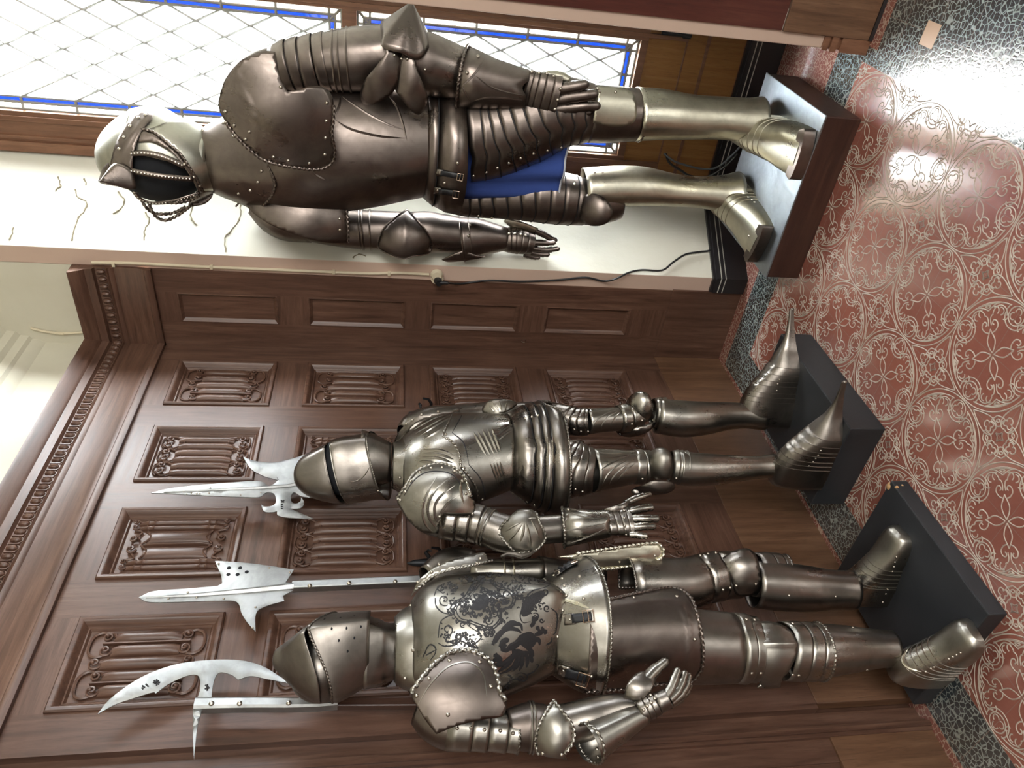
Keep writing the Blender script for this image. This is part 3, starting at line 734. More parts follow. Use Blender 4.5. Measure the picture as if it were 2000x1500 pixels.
def scale_finger(fig, pts, n=10, k=4, mb=None, ref=None, h=.0024):
    mb = lames(fig, pts, [i/k for i in range(k+1)], h=h, n=n, lap=.10, mb=mb, ref=ref)
    arr = [fig.P(p[0], p[1], p[3] if len(p) > 3 else 0) for p in pts]
    mb.ball(arr[-1], pts[-1][2]*depth(arr[-1])/FPX*1.05, 8, 6)
    mb.tube([p for p in arr], [q[2]*depth(c)/FPX*.85 for q, c in zip(pts, arr)], 8); return mb
def buckle_strap(fig, surf, p0, p1, wpx, root, lift=.006):
    """leather strap with a small frame buckle, from pixel p0 to pixel p1"""
    a, b = V(*p0), V(*p1); t = nrm(b - a); q = V(-t[1], t[0]) * wpx
    out = [tuple(a+q)+(1,), tuple(b+q)+(1,), tuple(b-q)+(1,), tuple(a-q)+(1,)]
    d = drape(out, surf, 6, 4, lift=lift); o = obj('strap', d, leather, root, solid=.002, smooth=50)
    c = a + (b-a)*.86; e = t*wpx*1.15; q2 = q*1.3; P = []
    for s, g in ((-1,-1), (1,-1), (1,1), (-1,1)):
        p, nn = surf(CAM, ray(*(c + e*s + q2*g))); P.append(p + nn*(lift+.004))
    mb = MB(); mb.tube(P, .0016, 6, closed=True); mb.tube([(P[0]+P[3])/2*.5 + (P[1]+P[2])/2*.5 + (P[0]-P[3])*.5, (P[0]+P[1]+P[2]+P[3])/4 - (P[0]-P[3])*.5], .0012, 6)
    obj('buckle', mb, brass, o)
    c0 = a - t*wpx*.6; s = wpx*1.25; q3 = nrm(q)*s; e3 = t*s
    d2 = drape([tuple(c0-e3-q3)+(1,), tuple(c0+e3-q3)+(1,), tuple(c0+e3+q3)+(1,), tuple(c0-e3+q3)+(1,)], surf, 5, 3, lift=lift-.001); pl = obj('strap_plate', d2, st_dark, root, solid=.002, smooth=50)
    rivets(pl, d2, [tuple(c0)], .004); return o
def bands(fig, secs, cuts, h=.0008, cusps=(), n=64, mb=None, lap=.012, R=None, F=None):
    """overlapping hoops following level sections; cusps: per hoop list of (angle deg, width rad, drop m) shaping its lower edge"""
    mb = mb or MB(); S = lerp_secs(secs, 8); N = len(S) - 1; R = fig.r if R is None else R; F = fig.f if F is None else F
    ths = [2*PI*i/n for i in range(n)]
    def row(s, ex, cu, k):
        q = min(max(s,0),1)*N; i = min(int(q), N-1); u = q - i; a, b = S[i], S[i+1]; g = {kk: a[kk]*(1-u) + b[kk]*u for kk in a}
        rw = ring(g['c'], R, F, g['w']+ex, g['f']+ex, g['b']+ex, g['nf'], g['nb'], ths)
        return [p + V(0,0, g['dip']*max(0, math.cos(t))**3 - k*sum(d*math.exp(-(((t - math.radians(c0) + PI) % (2*PI) - PI)/w_)**2) for c0, w_, d in cu)) for p, t in zip(rw, ths)]
    for k, (a, b) in enumerate(zip(cuts, cuts[1:])):
        cu = cusps[k] if k < len(cusps) else (); pc = cusps[k-1] if 0 < k <= len(cusps) else ()
        rows = [row(a, -.0005, pc, .6), row((a+b)/2, h*.4, cu, .5), row(b, h, cu, 1.0)]
        mb.grid(rows, cu=True); mb.rows = rows; mb.edges = getattr(mb, 'edges', []) + [rows[-1]]
    return mb
def ribs_on(mb_surface, lines, r=.003, mb=None, n=6, sink=.3, taper=True):
    """raised flutes: slim rounded ridges laid along photo polylines on a plate"""
    bvh = BVHTree.FromPolygons([tuple(v) for v in mb_surface.v], mb_surface.f); mb = mb or MB()
    for ln in lines:
        P = catmull([V(*p) for p in ln], 5) if len(ln) > 2 else [V(*ln[0]) + (V(*ln[-1]) - V(*ln[0]))*i/6 for i in range(7)]; H = []
        for q in P:
            d = Vector(ray(*q)).normalized(); h = bvh.ray_cast(Vector(CAM), d)
            if h[0] is not None:
                g = V(*(h[1] if h[1].dot(d) < 0 else -h[1])); p = V(*h[0]) - g*r*sink
                if H and np.linalg.norm(p - H[-1]) > .06: continue
                H.append(p)
        if len(H) < 3: continue
        k = len(H); mb.tube(H, [r*(.35 + .65*min(1, 4*i/k, 4*(k-1-i)/k)) if taper else r for i in range(k)], n)
    return mb
def ropes_on(mb_surface, lines, r=.0035, mb=None):
    bvh = BVHTree.FromPolygons([tuple(v) for v in mb_surface.v], mb_surface.f); mb = mb or MB()
    for ln in lines:
        H = []
        for q in catmull([V(*p) for p in ln], 5):
            d = Vector(ray(*q)).normalized(); h = bvh.ray_cast(Vector(CAM), d)
            if h[0] is not None: H.append(V(*h[0]))
        if len(H) > 2: mb.rope(H, r)
    return mb
def cz(ox, oy, k): return lambda L: [(ox + x/k, oy + y/k) for x, y in L]
def cone_spike(apex, ringpts, m=8, pw=1.3):
    mb = MB(); R = catmull(ringpts, 4, True); rows = []
    for i in range(m+1):
        t = i/m; c = sum(R)/len(R); rows.append([apex + (p - apex) * t**(1/pw) + 0*c for p in R])
    mb.grid(rows, cu=True); return mb
def bvhsurf(mb):
    b = BVHTree.FromPolygons([tuple(v) for v in mb.v], mb.f)
    def hit(o, d, g=1.0):
        dd = Vector(d).normalized(); h = b.ray_cast(Vector(o), dd)
        if h[0] is None: h = b.find_nearest(Vector(o) + dd * 2.0)
        n = h[1] if h[1].dot(dd) < 0 else -h[1]; return V(*h[0]), V(*n)
    return hit
# ------------------------------------------------------------------ plinths
def plinth(name, x0, x1, y0, y1, h, m, label, top=None, bev=.004):
    mb = MB(); mb.box((x0,y0,0), (x1,y1,h - (.006 if top else 0))); o = obj('plinth', mb, m, smooth=0, bevel=bev); tag(o, label, 'plinth', None)
    if top: mb = MB(); mb.box((x0-.003,y0-.003,h-.006), (x1+.003,y1+.003,h)); obj('plinth_top', mb, top, o, smooth=0, bevel=.002, label='worn grey metal plinth top')
    return o
def paint(name, a, b, wear, r=(.35,.6), lim=.70):
    m = mat(name, a, .5); k = NT(m); v = k.coord(); c = k.mix(k.val(k.noise(v, 6, 5, .6), 0, 1, .3, .7), a, b)
    c = k.mix(k.val(k.noise(v, 70, 5, .7), 0, 1, lim, lim+.05), c, wear); k.col(c); k.rough(k.val(k.noise(v, 12, 4), *r)); k.bump(k.noise(v, 30, 5, .6), .25, .002); return m
black_ply = paint('black_painted_board', (.014,.016,.019), (.026,.028,.032), (.05,.05,.05))
dark_oak = wood('dark_stained_plinth_oak', (.022,.010,.008), (.050,.020,.014), (.085,.038,.025), 'y', sc=.7)
worn_top = steel('worn_zinc_sheet', (.42,.46,.50), (.30,.34,.37), .30, .50, spot=(.2,.2,.2), spots=.64, dents=.25)
P1 = plinth('plinth', 1.318, 1.785, .040, .465, .055, black_ply, 'low black plinth with a chipped front corner under the suit with etched breastplate')
mb = MB(); mb.ball((1.322,.444,.050), .011, 7, 5, sq=(1.2,1.4,.7)); mb.ball((1.345,.463,.050), .006, 6, 4); mb.ball((1.338,.462,.028), .005, 6, 4); obj('bare_wood_chip', mb, mat('bare_chipped_wood', (.50,.30,.14), .8), P1, label='pale chipped wood at the corner')
P2 = plinth('plinth', .621, 1.150, .181, .522, .122, black_ply, 'tall plain black plinth under the suit with long pointed shoes')
P3 = plinth('plinth', -.085, .410, .635, 1.240, .134, dark_oak, 'dark wooden plinth with worn grey top in front of the window', worn_top)

# ------------------------------------------------------------------ suit with the etched breastplate, nearest the left edge
root1 = empty('suit_of_armour', (1.63,.215,.055), 'steel suit of armour with black etched breastplate, on the low chipped plinth', 'armour')
F1 = Fig(1.63, .215, .055, 90, root1)
def add(nm, mb, m, root, solid=.0022, smooth=45, label=None, parent=None, **k): return obj(nm, mb, m, parent or root, solid=solid, smooth=smooth, label=label, **k)
K = F1
# legs
mb = limb(K, [(1290,1256,74), (1350,1262,71), (1434,1265,65.5)], a0=-150, a1=150); cu = add('thigh_plate', mb, st_dark, root1)
m2 = MB(); m2.rope([r[0] for r in mb.rows], .0035); m2.rope([r[-1] for r in mb.rows], .0035); add('roped_border', m2, st_dark, root1, 0, parent=cu)
mb = limb(K, [(1225,1142,54), (1330,1140,49.5), (1368,1132,48)], a0=-150, a1=150); cu = add('thigh_plate', mb, st_dark, root1)
m2 = MB(); m2.rope([r[-1] for r in mb.rows], .0033); m2.rope([r[0] for r in mb.rows], .0033); m2.rope(mb.rows[0], .0033); add('roped_border', m2, st_dark, root1, 0, parent=cu)
# knees: bands above and below, then the cop
mb = lames(K, [(1432,1265,66), (1452,1266,64), (1472,1268,60)], [0,.5,1], h=.003, cusp=-.10, n=36, a0=-160, a1=160); kn = add('knee_bands', mb, st_pewter, root1)
rivets(kn, mb, [(1439,1208), (1458,1210), (1474,1211), (1451,1316), (1468,1315), (1486,1315)])
mb = lames(K, [(1525,1271,55), (1566,1272,54), (1601,1272,53)], [0,.33,.66,1], h=.003, cusp=.10, cw=.7, n=36, a0=-165, a1=165); kb = add('knee_bands', mb, st_pewter, root1)
rivets(kb, mb, [(1520,1216), (1533,1217), (1548,1218), (1532,1317), (1548,1318), (1560,1319)])
m2 = MB(); m2.rope(lames(K, [(1525,1271,56), (1566,1272,55), (1601,1272,54)], [.97,1], cusp=.10, cw=.7, n=36, a0=-165, a1=165).v[0:37], .0035); add('roped_border', m2, st_pewter, root1, 0, parent=kb)
s = quadric(K.P(1508,1270), (K.r, K.f, V(0,0,1)), (.088,.094,.115))
mb = drape([(1470,1216,1), (1500,1213), (1532,1222), (1552,1242), (1559,1262), (1554,1285), (1540,1312), (1528,1326), (1524,1343,1), (1500,1345), (1478,1343,1), (1483,1330), (1477,1300), (1470,1262), (1469,1240)], s, 6, flutes=[([(1470,1258), (1510,1257), (1552,1257)], 5, .006)])
cp = add('knee_cop', mb, st_pewter, root1)
s = quadric(K.P(1446,1120,.012), (K.r, K.f, V(0,0,1)), (.075,.090,.090))
mb = drape([(1400,1084), (1412,1088), (1432,1076), (1460,1071), (1477,1085), (1484,1112), (1484,1150), (1470,1162), (1452,1164), (1436,1160), (1430,1140), (1420,1112)], s, 6); cp2 = add('knee_cop', mb, st_dark, root1)
rivets(cp2, mb, [(1438,1144), (1476,1141)])
mb = lames(K, [(1366,1132,48), (1400,1125,46), (1436,1122,44)], [0,.45,1], h=.003, cusp=-.06, n=32, a0=-160, a1=160); kn = add('knee_bands', mb, st_dark, root1)
rivets(kn, mb, [(1368,1085), (1383,1082), (1398,1080), (1412,1152), (1426,1148)])
mb = lames(K, [(1470,1122,42), (1505,1123,42), (1532,1126,41)], [0,.33,.66,1], h=.003, cusp=.08, cw=.7, n=32, a0=-165, a1=165); kb = add('knee_bands', mb, st_dark, root1)
rivets(kb, mb, [(1479,1142), (1491,1141), (1505,1140)])
m2 = MB(); m2.rope(lames(K, [(1470,1122,43), (1505,1123,43), (1532,1126,42)], [.97,1], cusp=.08, cw=.7, n=36, a0=-165, a1=165).v[0:37], .0035); add('roped_border', m2, st_dark, root1, 0, parent=kb)
# greaves and shoes
mb = limb(K, [(1550,1271,50), (1605,1270,49), (1655,1268,44), (1710,1267,36), (1742,1268,35)], ratio=1.05); gr = add('greave', mb, st_dark, root1); rivets(gr, mb, [(1605,1315), (1693,1308), (1666,1226)], .004)
mb = limb(K, [(1470,1141,44), (1523,1145,46), (1580,1150,43), (1632,1152,37), (1664,1153,37)], ratio=1.05); gr = add('greave', mb, st_dark, root1); rivets(gr, mb, [(1541,1163), (1632,1165)], .004)
for heel, toe, rv in (((1.765,.172), (1.790,.405), [(1853,1287), (1861,1283), (1868,1279), (1876,1275), (1808,1312), (1818,1306), (1824,1303), (1830,1194), (1837,1191)]), ((1.500,.150), (1.450,.395), [(1751,1088), (1748,1098), (1746,1107), (1743,1116), (1734,1152), (1730,1160), (1724,1176)])):
    mb = sabaton(K, heel, toe, .051, .118, root1, st_pewter, .055, 6); sb = obj('plated_shoe', mb, st_pewter, root1, smooth=40); rivets(sb, mb, rv, .0035)
    a, b = V(*heel,.055), V(*toe,.055); T = nrm(b-a); S = V(T[1],-T[0],0); m2 = MB()
    m2.tube([a + T*.115 + S*.042*math.cos(t) + V(0,0,.02 + .103*math.sin(t)) - T*.045*math.sin(t) for t in [PI*i/16 for i in range(17)]], .004, 8); obj('ankle_roll', m2, st_bright, sb)

# body: breastplate with keel, flared hip plate, tassets
BS = [psec(K,803,1176,1336,.62,.62,2.0), psec(K,828,1146,1352,.74,.68,1.95), psec(K,865,1126,1370,.80,.72,1.85), psec(K,915,1118,1374,.86,.74,1.75), psec(K,970,1115,1356,.94,.76,1.62), psec(K,1020,1117,1338,1.04,.76,1.4), psec(K,1055,1124,1322,1.10,.76,1.32,dip=-.012), psec(K,1082,1136,1306,1.0,.76,1.4,dip=-.026)]
bp = shell(K, BS, n=72, m=6); breast = add('breastplate', bp, st_pewter, root1, smooth=60)
hp = shell(K, [psec(K,1068,1130,1310,.80,.76,1.8), psec(K,1085,1120,1322,.86,.80,1.8), psec(K,1115,1103,1340,.92,.84,1.9,dip=-.006), psec(K,1150,1092,1354,.95,.86,2.0,dip=-.012)], n=60, m=5); hip = add('hip_plate', hp, st_pewter, root1)
rivets(hip, hp, [(1098,1130), (1102,1144), (1106,1163), (1140,1169), (1099,1192), (1132,1126), (1089,1244), (1073,1313), (1082,1124), (1057,1112)])
m2 = MB(); m2.rope([V(*p) + V(0,0,-.001) for p in hp.rows[-1]] + [hp.rows[-1][0]], .0030); add('roped_border', m2, st_pewter, root1, 0, parent=hip)
m2 = strokes_on(hp, [[(1097,1170), (1125,1178), (1150,1188)]], .0035, lift=.002); obj('roped_seam', m2, st_bright, hip)
def tasset(outline, c, rx, ry, m, root, fl, rim0, rim1, rv, label=None):
    s = quadric(c, (K.r, K.f, V(0,0,1)), (rx, ry, None)); mb = drape(outline, s, 7, flutes=fl); o = add('tasset', mb, m, root, label=label)
    m2 = MB(); rim(m2, mb, rim0, rim1, .0042); add('roped_border', m2, m, root, 0, parent=o); rivets(o, mb, rv); return o, s
TA = [(1153,1181,1), (1185,1172), (1240,1160), (1300,1149), (1325,1150), (1346,1163), (1358,1185), (1368,1225), (1373,1265), (1372,1300), (1364,1318), (1344,1334), (1290,1337), (1240,1345), (1140,1353,1), (1148,1310), (1152,1250)]
t1, s1 = tasset(TA, K.P(1260,1254,.0), .128, .150, st_brown, root1, [([(1153,1191), (1210,1184), (1290,1172), (1312,1173), (1332,1185), (1345,1225), (1348,1265), (1346,1295), (1338,1315)], 3, .0035)], 0, 14, [(1177,1176), (1238,1167), (1322,1165), (1357,1249), (1346,1316), (1155,1321), (1178,1338)])
t2, s2 = tasset([(1090,1088,1), (1125,1082), (1200,1071), (1275,1061), (1290,1066), (1296,1078), (1288,1092), (1250,1104), (1190,1111), (1136,1115,1), (1122,1095)], K.P(1190,1098,-.02), .085, .13, st_bright, root1, [([(1120,1096), (1200,1091), (1265,1083), (1275,1075), (1268,1066)], 3, .003)], 1, 9, [(1150,1103), (1210,1098), (1279,1085), (1264,1060)])
HS = bvhsurf(hp)
for a, b, w in (((1118,1209), (1156,1204), 8.5), ((1106,1312), (1146,1324), 9), ((1090,1110), (1126,1094), 5.5)): buckle_strap(K, HS, a, b, w, root1)
# collar plate
cl = shell(K, [psec(K,770,1206,1326,.72,.72,1.9), psec(K,784,1192,1338,.74,.72,1.8,dip=-.012), psec(K,802,1180,1344,.78,.70,1.7,dip=-.045), psec(K,814,1172,1348,.80,.70,1.7,dip=-.075)], n=60, m=5); co_ = add('collar_plate', cl, st_pewter, root1)
m2 = MB(); m2.rope(cl.rows[-1] + [cl.rows[-1][0]], .0036); add('roped_border', m2, st_pewter, root1, 0, parent=co_); rivets(co_, cl, [(802,1183), (828,1215), (807,1270), (791,1325)])
# helmet
nk = shell(K, [psec(K,712,1196,1342,.95,.8,1.35), psec(K,742,1204,1338,.98,.8,1.25), psec(K,756,1212,1330,.98,.8,1.3), psec(K,778,1216,1322,.8,.75,1.6)], n=60, m=4); add('neck_guard', nk, st_dark, root1, smooth=25)
mb = MB(); c = K.Q(655,1292,-.01); mb.ball(c, .072, 20, 14, sq=(1,1,1.1)); obj('dark_interior', mb, black_in, root1)  # black ball painted as the shade inside the helmet
lv = shell(K, [psec(K,654,1192,1366,1.0,.8,1.4,dip=.058), psec(K,666,1189,1366,1.02,.8,1.3,dip=.046), psec(K,690,1186,1354,1.06,.8,1.25,dip=.012), psec(K,722,1185,1335,1.08,.8,1.22)], a0=-120, a1=120, n=64, m=5); vis = add('lower_visor', lv, st_dark, root1, smooth=25)
m2 = MB(); m2.rope(lv.rows[0], .0028); add('roped_border', m2, st_dark, root1, 0, parent=vis)
holes = strokes_on(lv, [[(x-1.8, y), (x, y), (x+1.8, y)] for x, y in [(634,1210), (665,1207), (692,1204), (650,1196), (679,1193), (706,1189), (648,1228), (677,1227), (705,1224), (662,1251), (692,1246), (679,1272)]], .0026, lift=.0012); obj('breathing_holes', holes, black_in, vis)  # black spots painted for the shade in the holes
uv = shell(K, [psec(K,632,1204,1366,1.02,.82,1.4,dip=.040), psec(K,618,1210,1364,1.02,.84,1.4,dip=.034), psec(K,595,1226,1352,1.0,.9,1.45,dip=.022), psec(K,572,1243,1335,.98,.95,1.5,dip=.010), psec(K,552,1259,1316,.95,.95,1.6), psec(K,538,1271,1302,.95,.95,1.8), psec(K,535,1280,1294,.95,.95,2)], a0=-140, a1=140, n=64, m=5, cap=False); add('upper_visor', uv, st_dark, root1, smooth=30)
mb = MB(); c = K.Q(628,1306,-.015); mb.ball(c, .080, 24, 16, sq=(1,1,1.0)); obj('skull', mb, st_dark, root1)
mb = MB(); c = K.Q(660,1354,.03)
for i in range(6): mb.ball(c + .011*(math.cos(PI/3*i)*V(0,0,1) + math.sin(PI/3*i)*K.f), .0065, 8, 6)
mb.ball(c, .005, 8, 6); obj('rosette', mb, st_dark, root1)
# right arm
c = K.P(900,1376,.0)
ps = quadric(c, (K.r, K.f, V(0,0,1)), (.155,.150,.215))
mb = drape([(804,1355), (822,1326), (844,1301), (870,1280), (892,1271), (916,1270), (940,1278), (961,1296), (972,1323), (977,1352), (989,1370), (986,1392), (976,1401), (940,1406), (892,1418), (852,1434,1), (833,1410), (817,1384)], ps, 7); pa = add('shoulder_plate', mb, st_brown, root1)
obj('raised_ribs', ribs_on(mb, [[(816,1378), (838,1340), (870,1306), (900,1294), (925,1297), (944,1318), (951,1360)]], .0030), st_pewter, pa)
m2 = MB(); rim(m2, mb, 0, 10, .0050); add('roped_border', m2, st_pewter, root1, 0, parent=pa); rivets(pa, mb, [(814,1359), (838,1325), (878,1290), (937,1293), (959,1341), (875,1396)])
mb = limb(K, [(812,1392,22,-.02), (840,1402,40,-.02), (880,1412,50,-.02), (930,1418,46,-.02)]); add('shoulder_plate', mb, st_brown, root1)
mb = lames(K, [(875,1418,44,-.01), (930,1425,38,-.01), (980,1431,34,-.01), (1010,1434,33,-.01)], [0,.25,.45,.72,1], h=.003, n=30); ua = add('upper_arm_bands', mb, st_pewter, root1); rivets(ua, mb, [(893,1422), (920,1421), (946,1425), (977,1427), (1002,1432)])
m2 = MB(); e = limb(K, [(1006,1434,33.5,-.01), (1010,1434,33.5,-.01)], n=40).rows[-1]; m2.rope(e + [e[0]], .0036); add('roped_border', m2, st_pewter, root1, 0, parent=ua)
mb = limb(K, [(990,1424,36,-.01), (1020,1421,43,-.01), (1036,1420,45,-.01), (1060,1424,45,-.005), (1080,1426,42)], n=32); m2 = mb; add('upper_arm', mb, st_brown, root1)
mb = MB()
for x, y, w in ((1034,1420,46), (1040,1420.5,46.5)): e = limb(K, [(x-.5,y,w,-.01), (x+.5,y,w,-.01)], n=40).rows[1]; mb.tube(e, .003, 6, closed=True)
obj('raised_ribs', mb, st_pewter, root1)
cs = quadric(K.P(1083,1428,.005), (K.r, K.f, V(0,0,1)), (.083,.085,.070))
mb = drape([(1082,1368,1), (1099,1390), (1115,1411), (1122,1433), (1117,1454), (1103,1472,1), (1107,1483,1), (1076,1480), (1051,1474,1), (1045,1454), (1047,1433), (1056,1408), (1069,1386)], cs, 6); cc = add('elbow_cop', mb, st_pewter, root1)
m2 = MB(); rim(m2, mb, 0, 5, .0036); rim(m2, mb, 8, 13, .0036); add('roped_border', m2, st_pewter, root1, 0, parent=cc); rivets(cc, mb, [(1060,1472), (1097,1474)])
mb = limb(K, [(1080,1424,42), (1115,1414,39,.01), (1150,1404,38,.02), (1180,1394,34,.03), (1215,1384,28,.045), (1250,1384,20,.06)]); add('forearm', mb, st_dark, root1)
mb = limb(K, [(1153,1452,38,.04), (1160,1448,37,.04), (1200,1426,30,.055), (1235,1406,24,.068), (1262,1395,18,.078)], a0=-180, a1=180, ridge=.06); gc = add('gauntlet_cuff', mb, st_pewter, root1)
m2 = MB(); m2.rope(mb.rows[0] + [mb.rows[0][0]], .0038); m2.tube(mb.rows[6], .0022, 6, closed=True); add('roped_border', m2, st_pewter, root1, 0, parent=gc); rivets(gc, mb, [(1168,1431), (1166,1463), (1168,1479)])
mb = lames(K, [(1248,1392,20,.078), (1275,1378,21,.09), (1304,1364,17,.105)], [0,.2,.4,.6,1], h=.002, n=24); hb = add('hand_bands', mb, st_dark, root1, .0015); rivets(hb, mb, [(1257,1386), (1264,1379), (1272,1372), (1279,1364), (1271,1358)], .0045)
for q in ([(1300,1361,9,.105), (1311,1343,8.5,.112), (1318,1325,8,.118), (1324,1309,6,.124)], [(1307,1367,9,.100), (1323,1350,8.5,.105), (1332,1332,8,.110), (1338,1315,6,.116)], [(1310,1372,8.5,.092), (1330,1356,8,.096), (1341,1337,7.5,.100), (1345,1320,6,.105)], [(1308,1377,8,.082), (1328,1364,7.5,.084), (1341,1349,7,.087), (1347,1337,5,.090)]):
    add('finger', scale_finger(K, q, k=3), st_pewter, root1, 0)
mb = drape([(1217,1363,1), (1226,1334), (1243,1315), (1261,1310), (1274,1310), (1281,1322), (1274,1346), (1257,1365), (1240,1369)], quadric(K.P(1252,1342,.085), (K.r, K.f, V(0,0,1)), (.045,.040,.06)), 5)
th = add('thumb', mb, st_dark, root1); add('thumb_scales', scale_finger(K, [(1262,1328,13,.11), (1276,1312,11,.115), (1288,1302,9,.12), (1300,1292,7,.125)], k=2), st_pewter, root1, 0, parent=th)
# left arm, mostly behind the body
mb = drape([(802,1166), (816,1136), (834,1119), (860,1101), (900,1088), (940,1079), (950,1083,1), (954,1096), (962,1095,1), (920,1105), (880,1113), (850,1123), (826,1140), (810,1154)], quadric(K.P(905,1130,.02), (K.r, K.f, V(0,0,1)), (.13,.10,.20)), 6); pa = add('shoulder_plate', mb, st_pewter, root1)
m2 = MB(); rim(m2, mb, 8, 13, .003); add('roped_border', m2, st_pewter, root1, 0, parent=pa); rivets(pa, mb, [(857,1102), (843,1117), (887,1110), (932,1100), (938,1091), (816,1137)])
mb = limb(K, [(835,1135,30,-.06), (880,1112,42,-.06), (930,1108,34,-.05)]); add('shoulder_plate', mb, st_dark, root1)
mb = limb(K, [(920,1118,26,-.03), (985,1117,24,-.02), (1004,1117,24.5,-.02), (1060,1116,26,-.02)]); add('upper_arm', mb, st_pewter, root1)
mb = MB()
for x in (983, 1001): e = limb(K, [(x-.5,1117,25,-.02), (x+.5,1117,25,-.02)], n=40).rows[1]; mb.tube(e, .003, 6, closed=True)
obj('raised_ribs', mb, st_bright, root1)
mb = limb(K, [(1050,1116,30,-.03), (1110,1122,26,-.04), (1180,1128,19,-.05)]); add('forearm', mb, st_dark, root1)

# etched decoration of the breastplate
c2 = lambda L: [(780 + x/5, 1060 + y/5) for x, y in L]
def sp(x, y, r, a, s, t=1.2): return [(x + r*(1-.8*i/14)*math.cos(a + s*t*2*PI*i/14), y + r*(1-.8*i/14)*math.sin(a + s*t*2*PI*i/14)) for i in range(15)]
QF = [(740,470), (800,402), (900,400), (960,450), (1050,470), (1108,540), (1080,620), (990,660), (978,745), (900,822), (800,802), (690,762), (600,740), (556,660), (600,580), (680,540), (740,470)]
L = [QF, [((x-850)*1.10+850, (y-610)*1.12+610) for x, y in QF]]
L += [[(340,520), (370,450), (440,400), (400,470), (430,500)], [(350,540), (360,620), (420,680), (500,700)], [(380,930), (400,780), (470,720), (540,690), (500,640), (540,580), (640,520), (700,420), (760,360), (860,370), (950,420)], [(380,980), (440,1010), (540,1000), (600,960), (700,1000), (790,940), (790,890), (700,830), (640,780)],
      [(1500,360), (1440,430), (1300,470), (1240,540), (1200,640), (1180,720), (1210,780), (1280,770)], [(1120,340), (1150,380), (1250,400), (1400,410), (1470,380), (1440,340), (1320,300), (1180,290), (1120,340)], [(1480,640), (1540,700), (1530,860), (1500,900)], [(1430,1000), (1480,970), (1490,920)],
      [(960,1290), (1080,1240), (1180,1180)], [(1010,1440), (1060,1370), (1130,1330), (1220,1350), (1250,1300), (1190,1270), (1130,1290)], [(1240,1290), (1310,1260), (1360,1200), (1330,1190)], [(1090,1300), (1060,1290), (1100,1320), (1070,1330)], [(230,1120), (290,1000), (350,1020), (350,1080), (300,1150)], [(260,1100), (350,1050)]]
for x, y, r, a, s in ((760,520,40,0,1), (640,640,36,2,-1), (630,690,30,4,1), (1050,500,45,1,1), (1020,570,38,3,-1), (960,520,36,0,-1), (720,700,36,2,1), (870,760,44,0,1), (930,690,36,2,-1), (860,640,30,1,1), (800,600,36,5,-1), (900,570,34,3,1), (840,470,42,4,-1), (440,560,60,1,1), (470,850,60,2,-1), (400,440,40,0,1), (1240,560,36,2,1), (1290,640,50,0,-1), (1360,560,44,2,1), (1330,720,36,4,1), (1420,480,40,3,-1), (1440,640,34,1,1), (1390,760,24,0,1), (1300,360,50,1,1), (1400,360,36,2,-1), (1200,340,36,3,1), (880,300,34,1,1), (980,300,30,2,-1), (700,350,34,0,1), (1130,480,32,0,1), (1180,440,26,2,-1), (620,800,30,1,1), (960,1140,36,2,-1), (1060,1400,28,1,1), (1180,1330,34,0,-1)): L.append(sp(x, y, r, a, s))
for x, y, n, r in ((530,440,6,34), (880,870,6,44), (580,920,6,30), (640,900,5,24), (540,970,5,22), (800,360,6,32), (700,990,5,26), (490,400,5,18)):
    for i in range(n): a = 2*PI*i/n; L.append([(x + r*.35*math.cos(a), y + r*.35*math.sin(a)), (x + r*math.cos(a-.3), y + r*math.sin(a-.3)), (x + r*1.15*math.cos(a), y + r*1.15*math.sin(a)), (x + r*math.cos(a+.3), y + r*math.sin(a+.3)), (x + r*.35*math.cos(a), y + r*.35*math.sin(a))])
rnd = random.Random(3)
for i in range(120):                                                                 # hatched ground round the cartouche
    a = rnd.uniform(0, 2*PI); k = rnd.uniform(1.10, 1.24); q = QF[rnd.randrange(len(QF))]; x, y = (q[0]-850)*k+850 + rnd.uniform(-25,25), (q[1]-610)*k+610 + rnd.uniform(-25,25)
    L.append([(x, y), (x + 22*math.cos(a), y + 22*math.sin(a)), (x + 30*math.cos(a+.5), y + 30*math.sin(a+.5))])
def in_q(x, y, k=1.0):
    r = False; j = len(QF) - 1; X = [(q[0]-850)*k+850 for q in QF]; Y = [(q[1]-610)*k+610 for q in QF]
    for i in range(len(QF)):
        if (Y[i] > y) != (Y[j] > y) and x < (X[j]-X[i])*(y-Y[i])/(Y[j]-Y[i]) + X[i]: r = not r
        j = i
    return r
for i in range(230):                                                                 # leafy filling of the cartouche and its strapwork
    x, y = rnd.uniform(540,1120), rnd.uniform(380,830); a = rnd.uniform(0,2*PI); s_ = rnd.choice((-1,1)); R_ = rnd.uniform(12,26)
    if in_q(x, y, .80): L.append(sp(x, y, R_*.8, a, s_, .8)); L.append([.0017, (x, y), (x + R_*math.cos(a), y + R_*math.sin(a)), (x + 1.5*R_*math.cos(a+.5*s_), y + 1.5*R_*math.sin(a+.5*s_))])
for cx_, cy_, w_, h_, n_ in ((700,360,110,36,26), (1180,480,80,70,26), (720,960,90,60,26), (850,860,70,50,22), (1010,720,40,60,14), (620,600,40,80,14), (1310,600,100,90,46), (1290,350,130,34,34), (950,310,130,20,20), (560,940,120,60,22), (500,500,90,110,20), (440,850,50,90,12), (1090,400,60,40,12)):
    for i in range(n_):
        x, y = rnd.uniform(cx_-w_, cx_+w_), rnd.uniform(cy_-h_, cy_+h_); a = rnd.uniform(0,2*PI); L.append([rnd.uniform(.0010,.0020), (x, y), (x + 14*math.cos(a), y + 14*math.sin(a)), (x + 24*math.cos(a+.6), y + 24*math.sin(a+.6))])
def c2w(l): return ([l[0]] if not hasattr(l[0], '__len__') else []) + c2([p for p in l if hasattr(p, '__len__')])
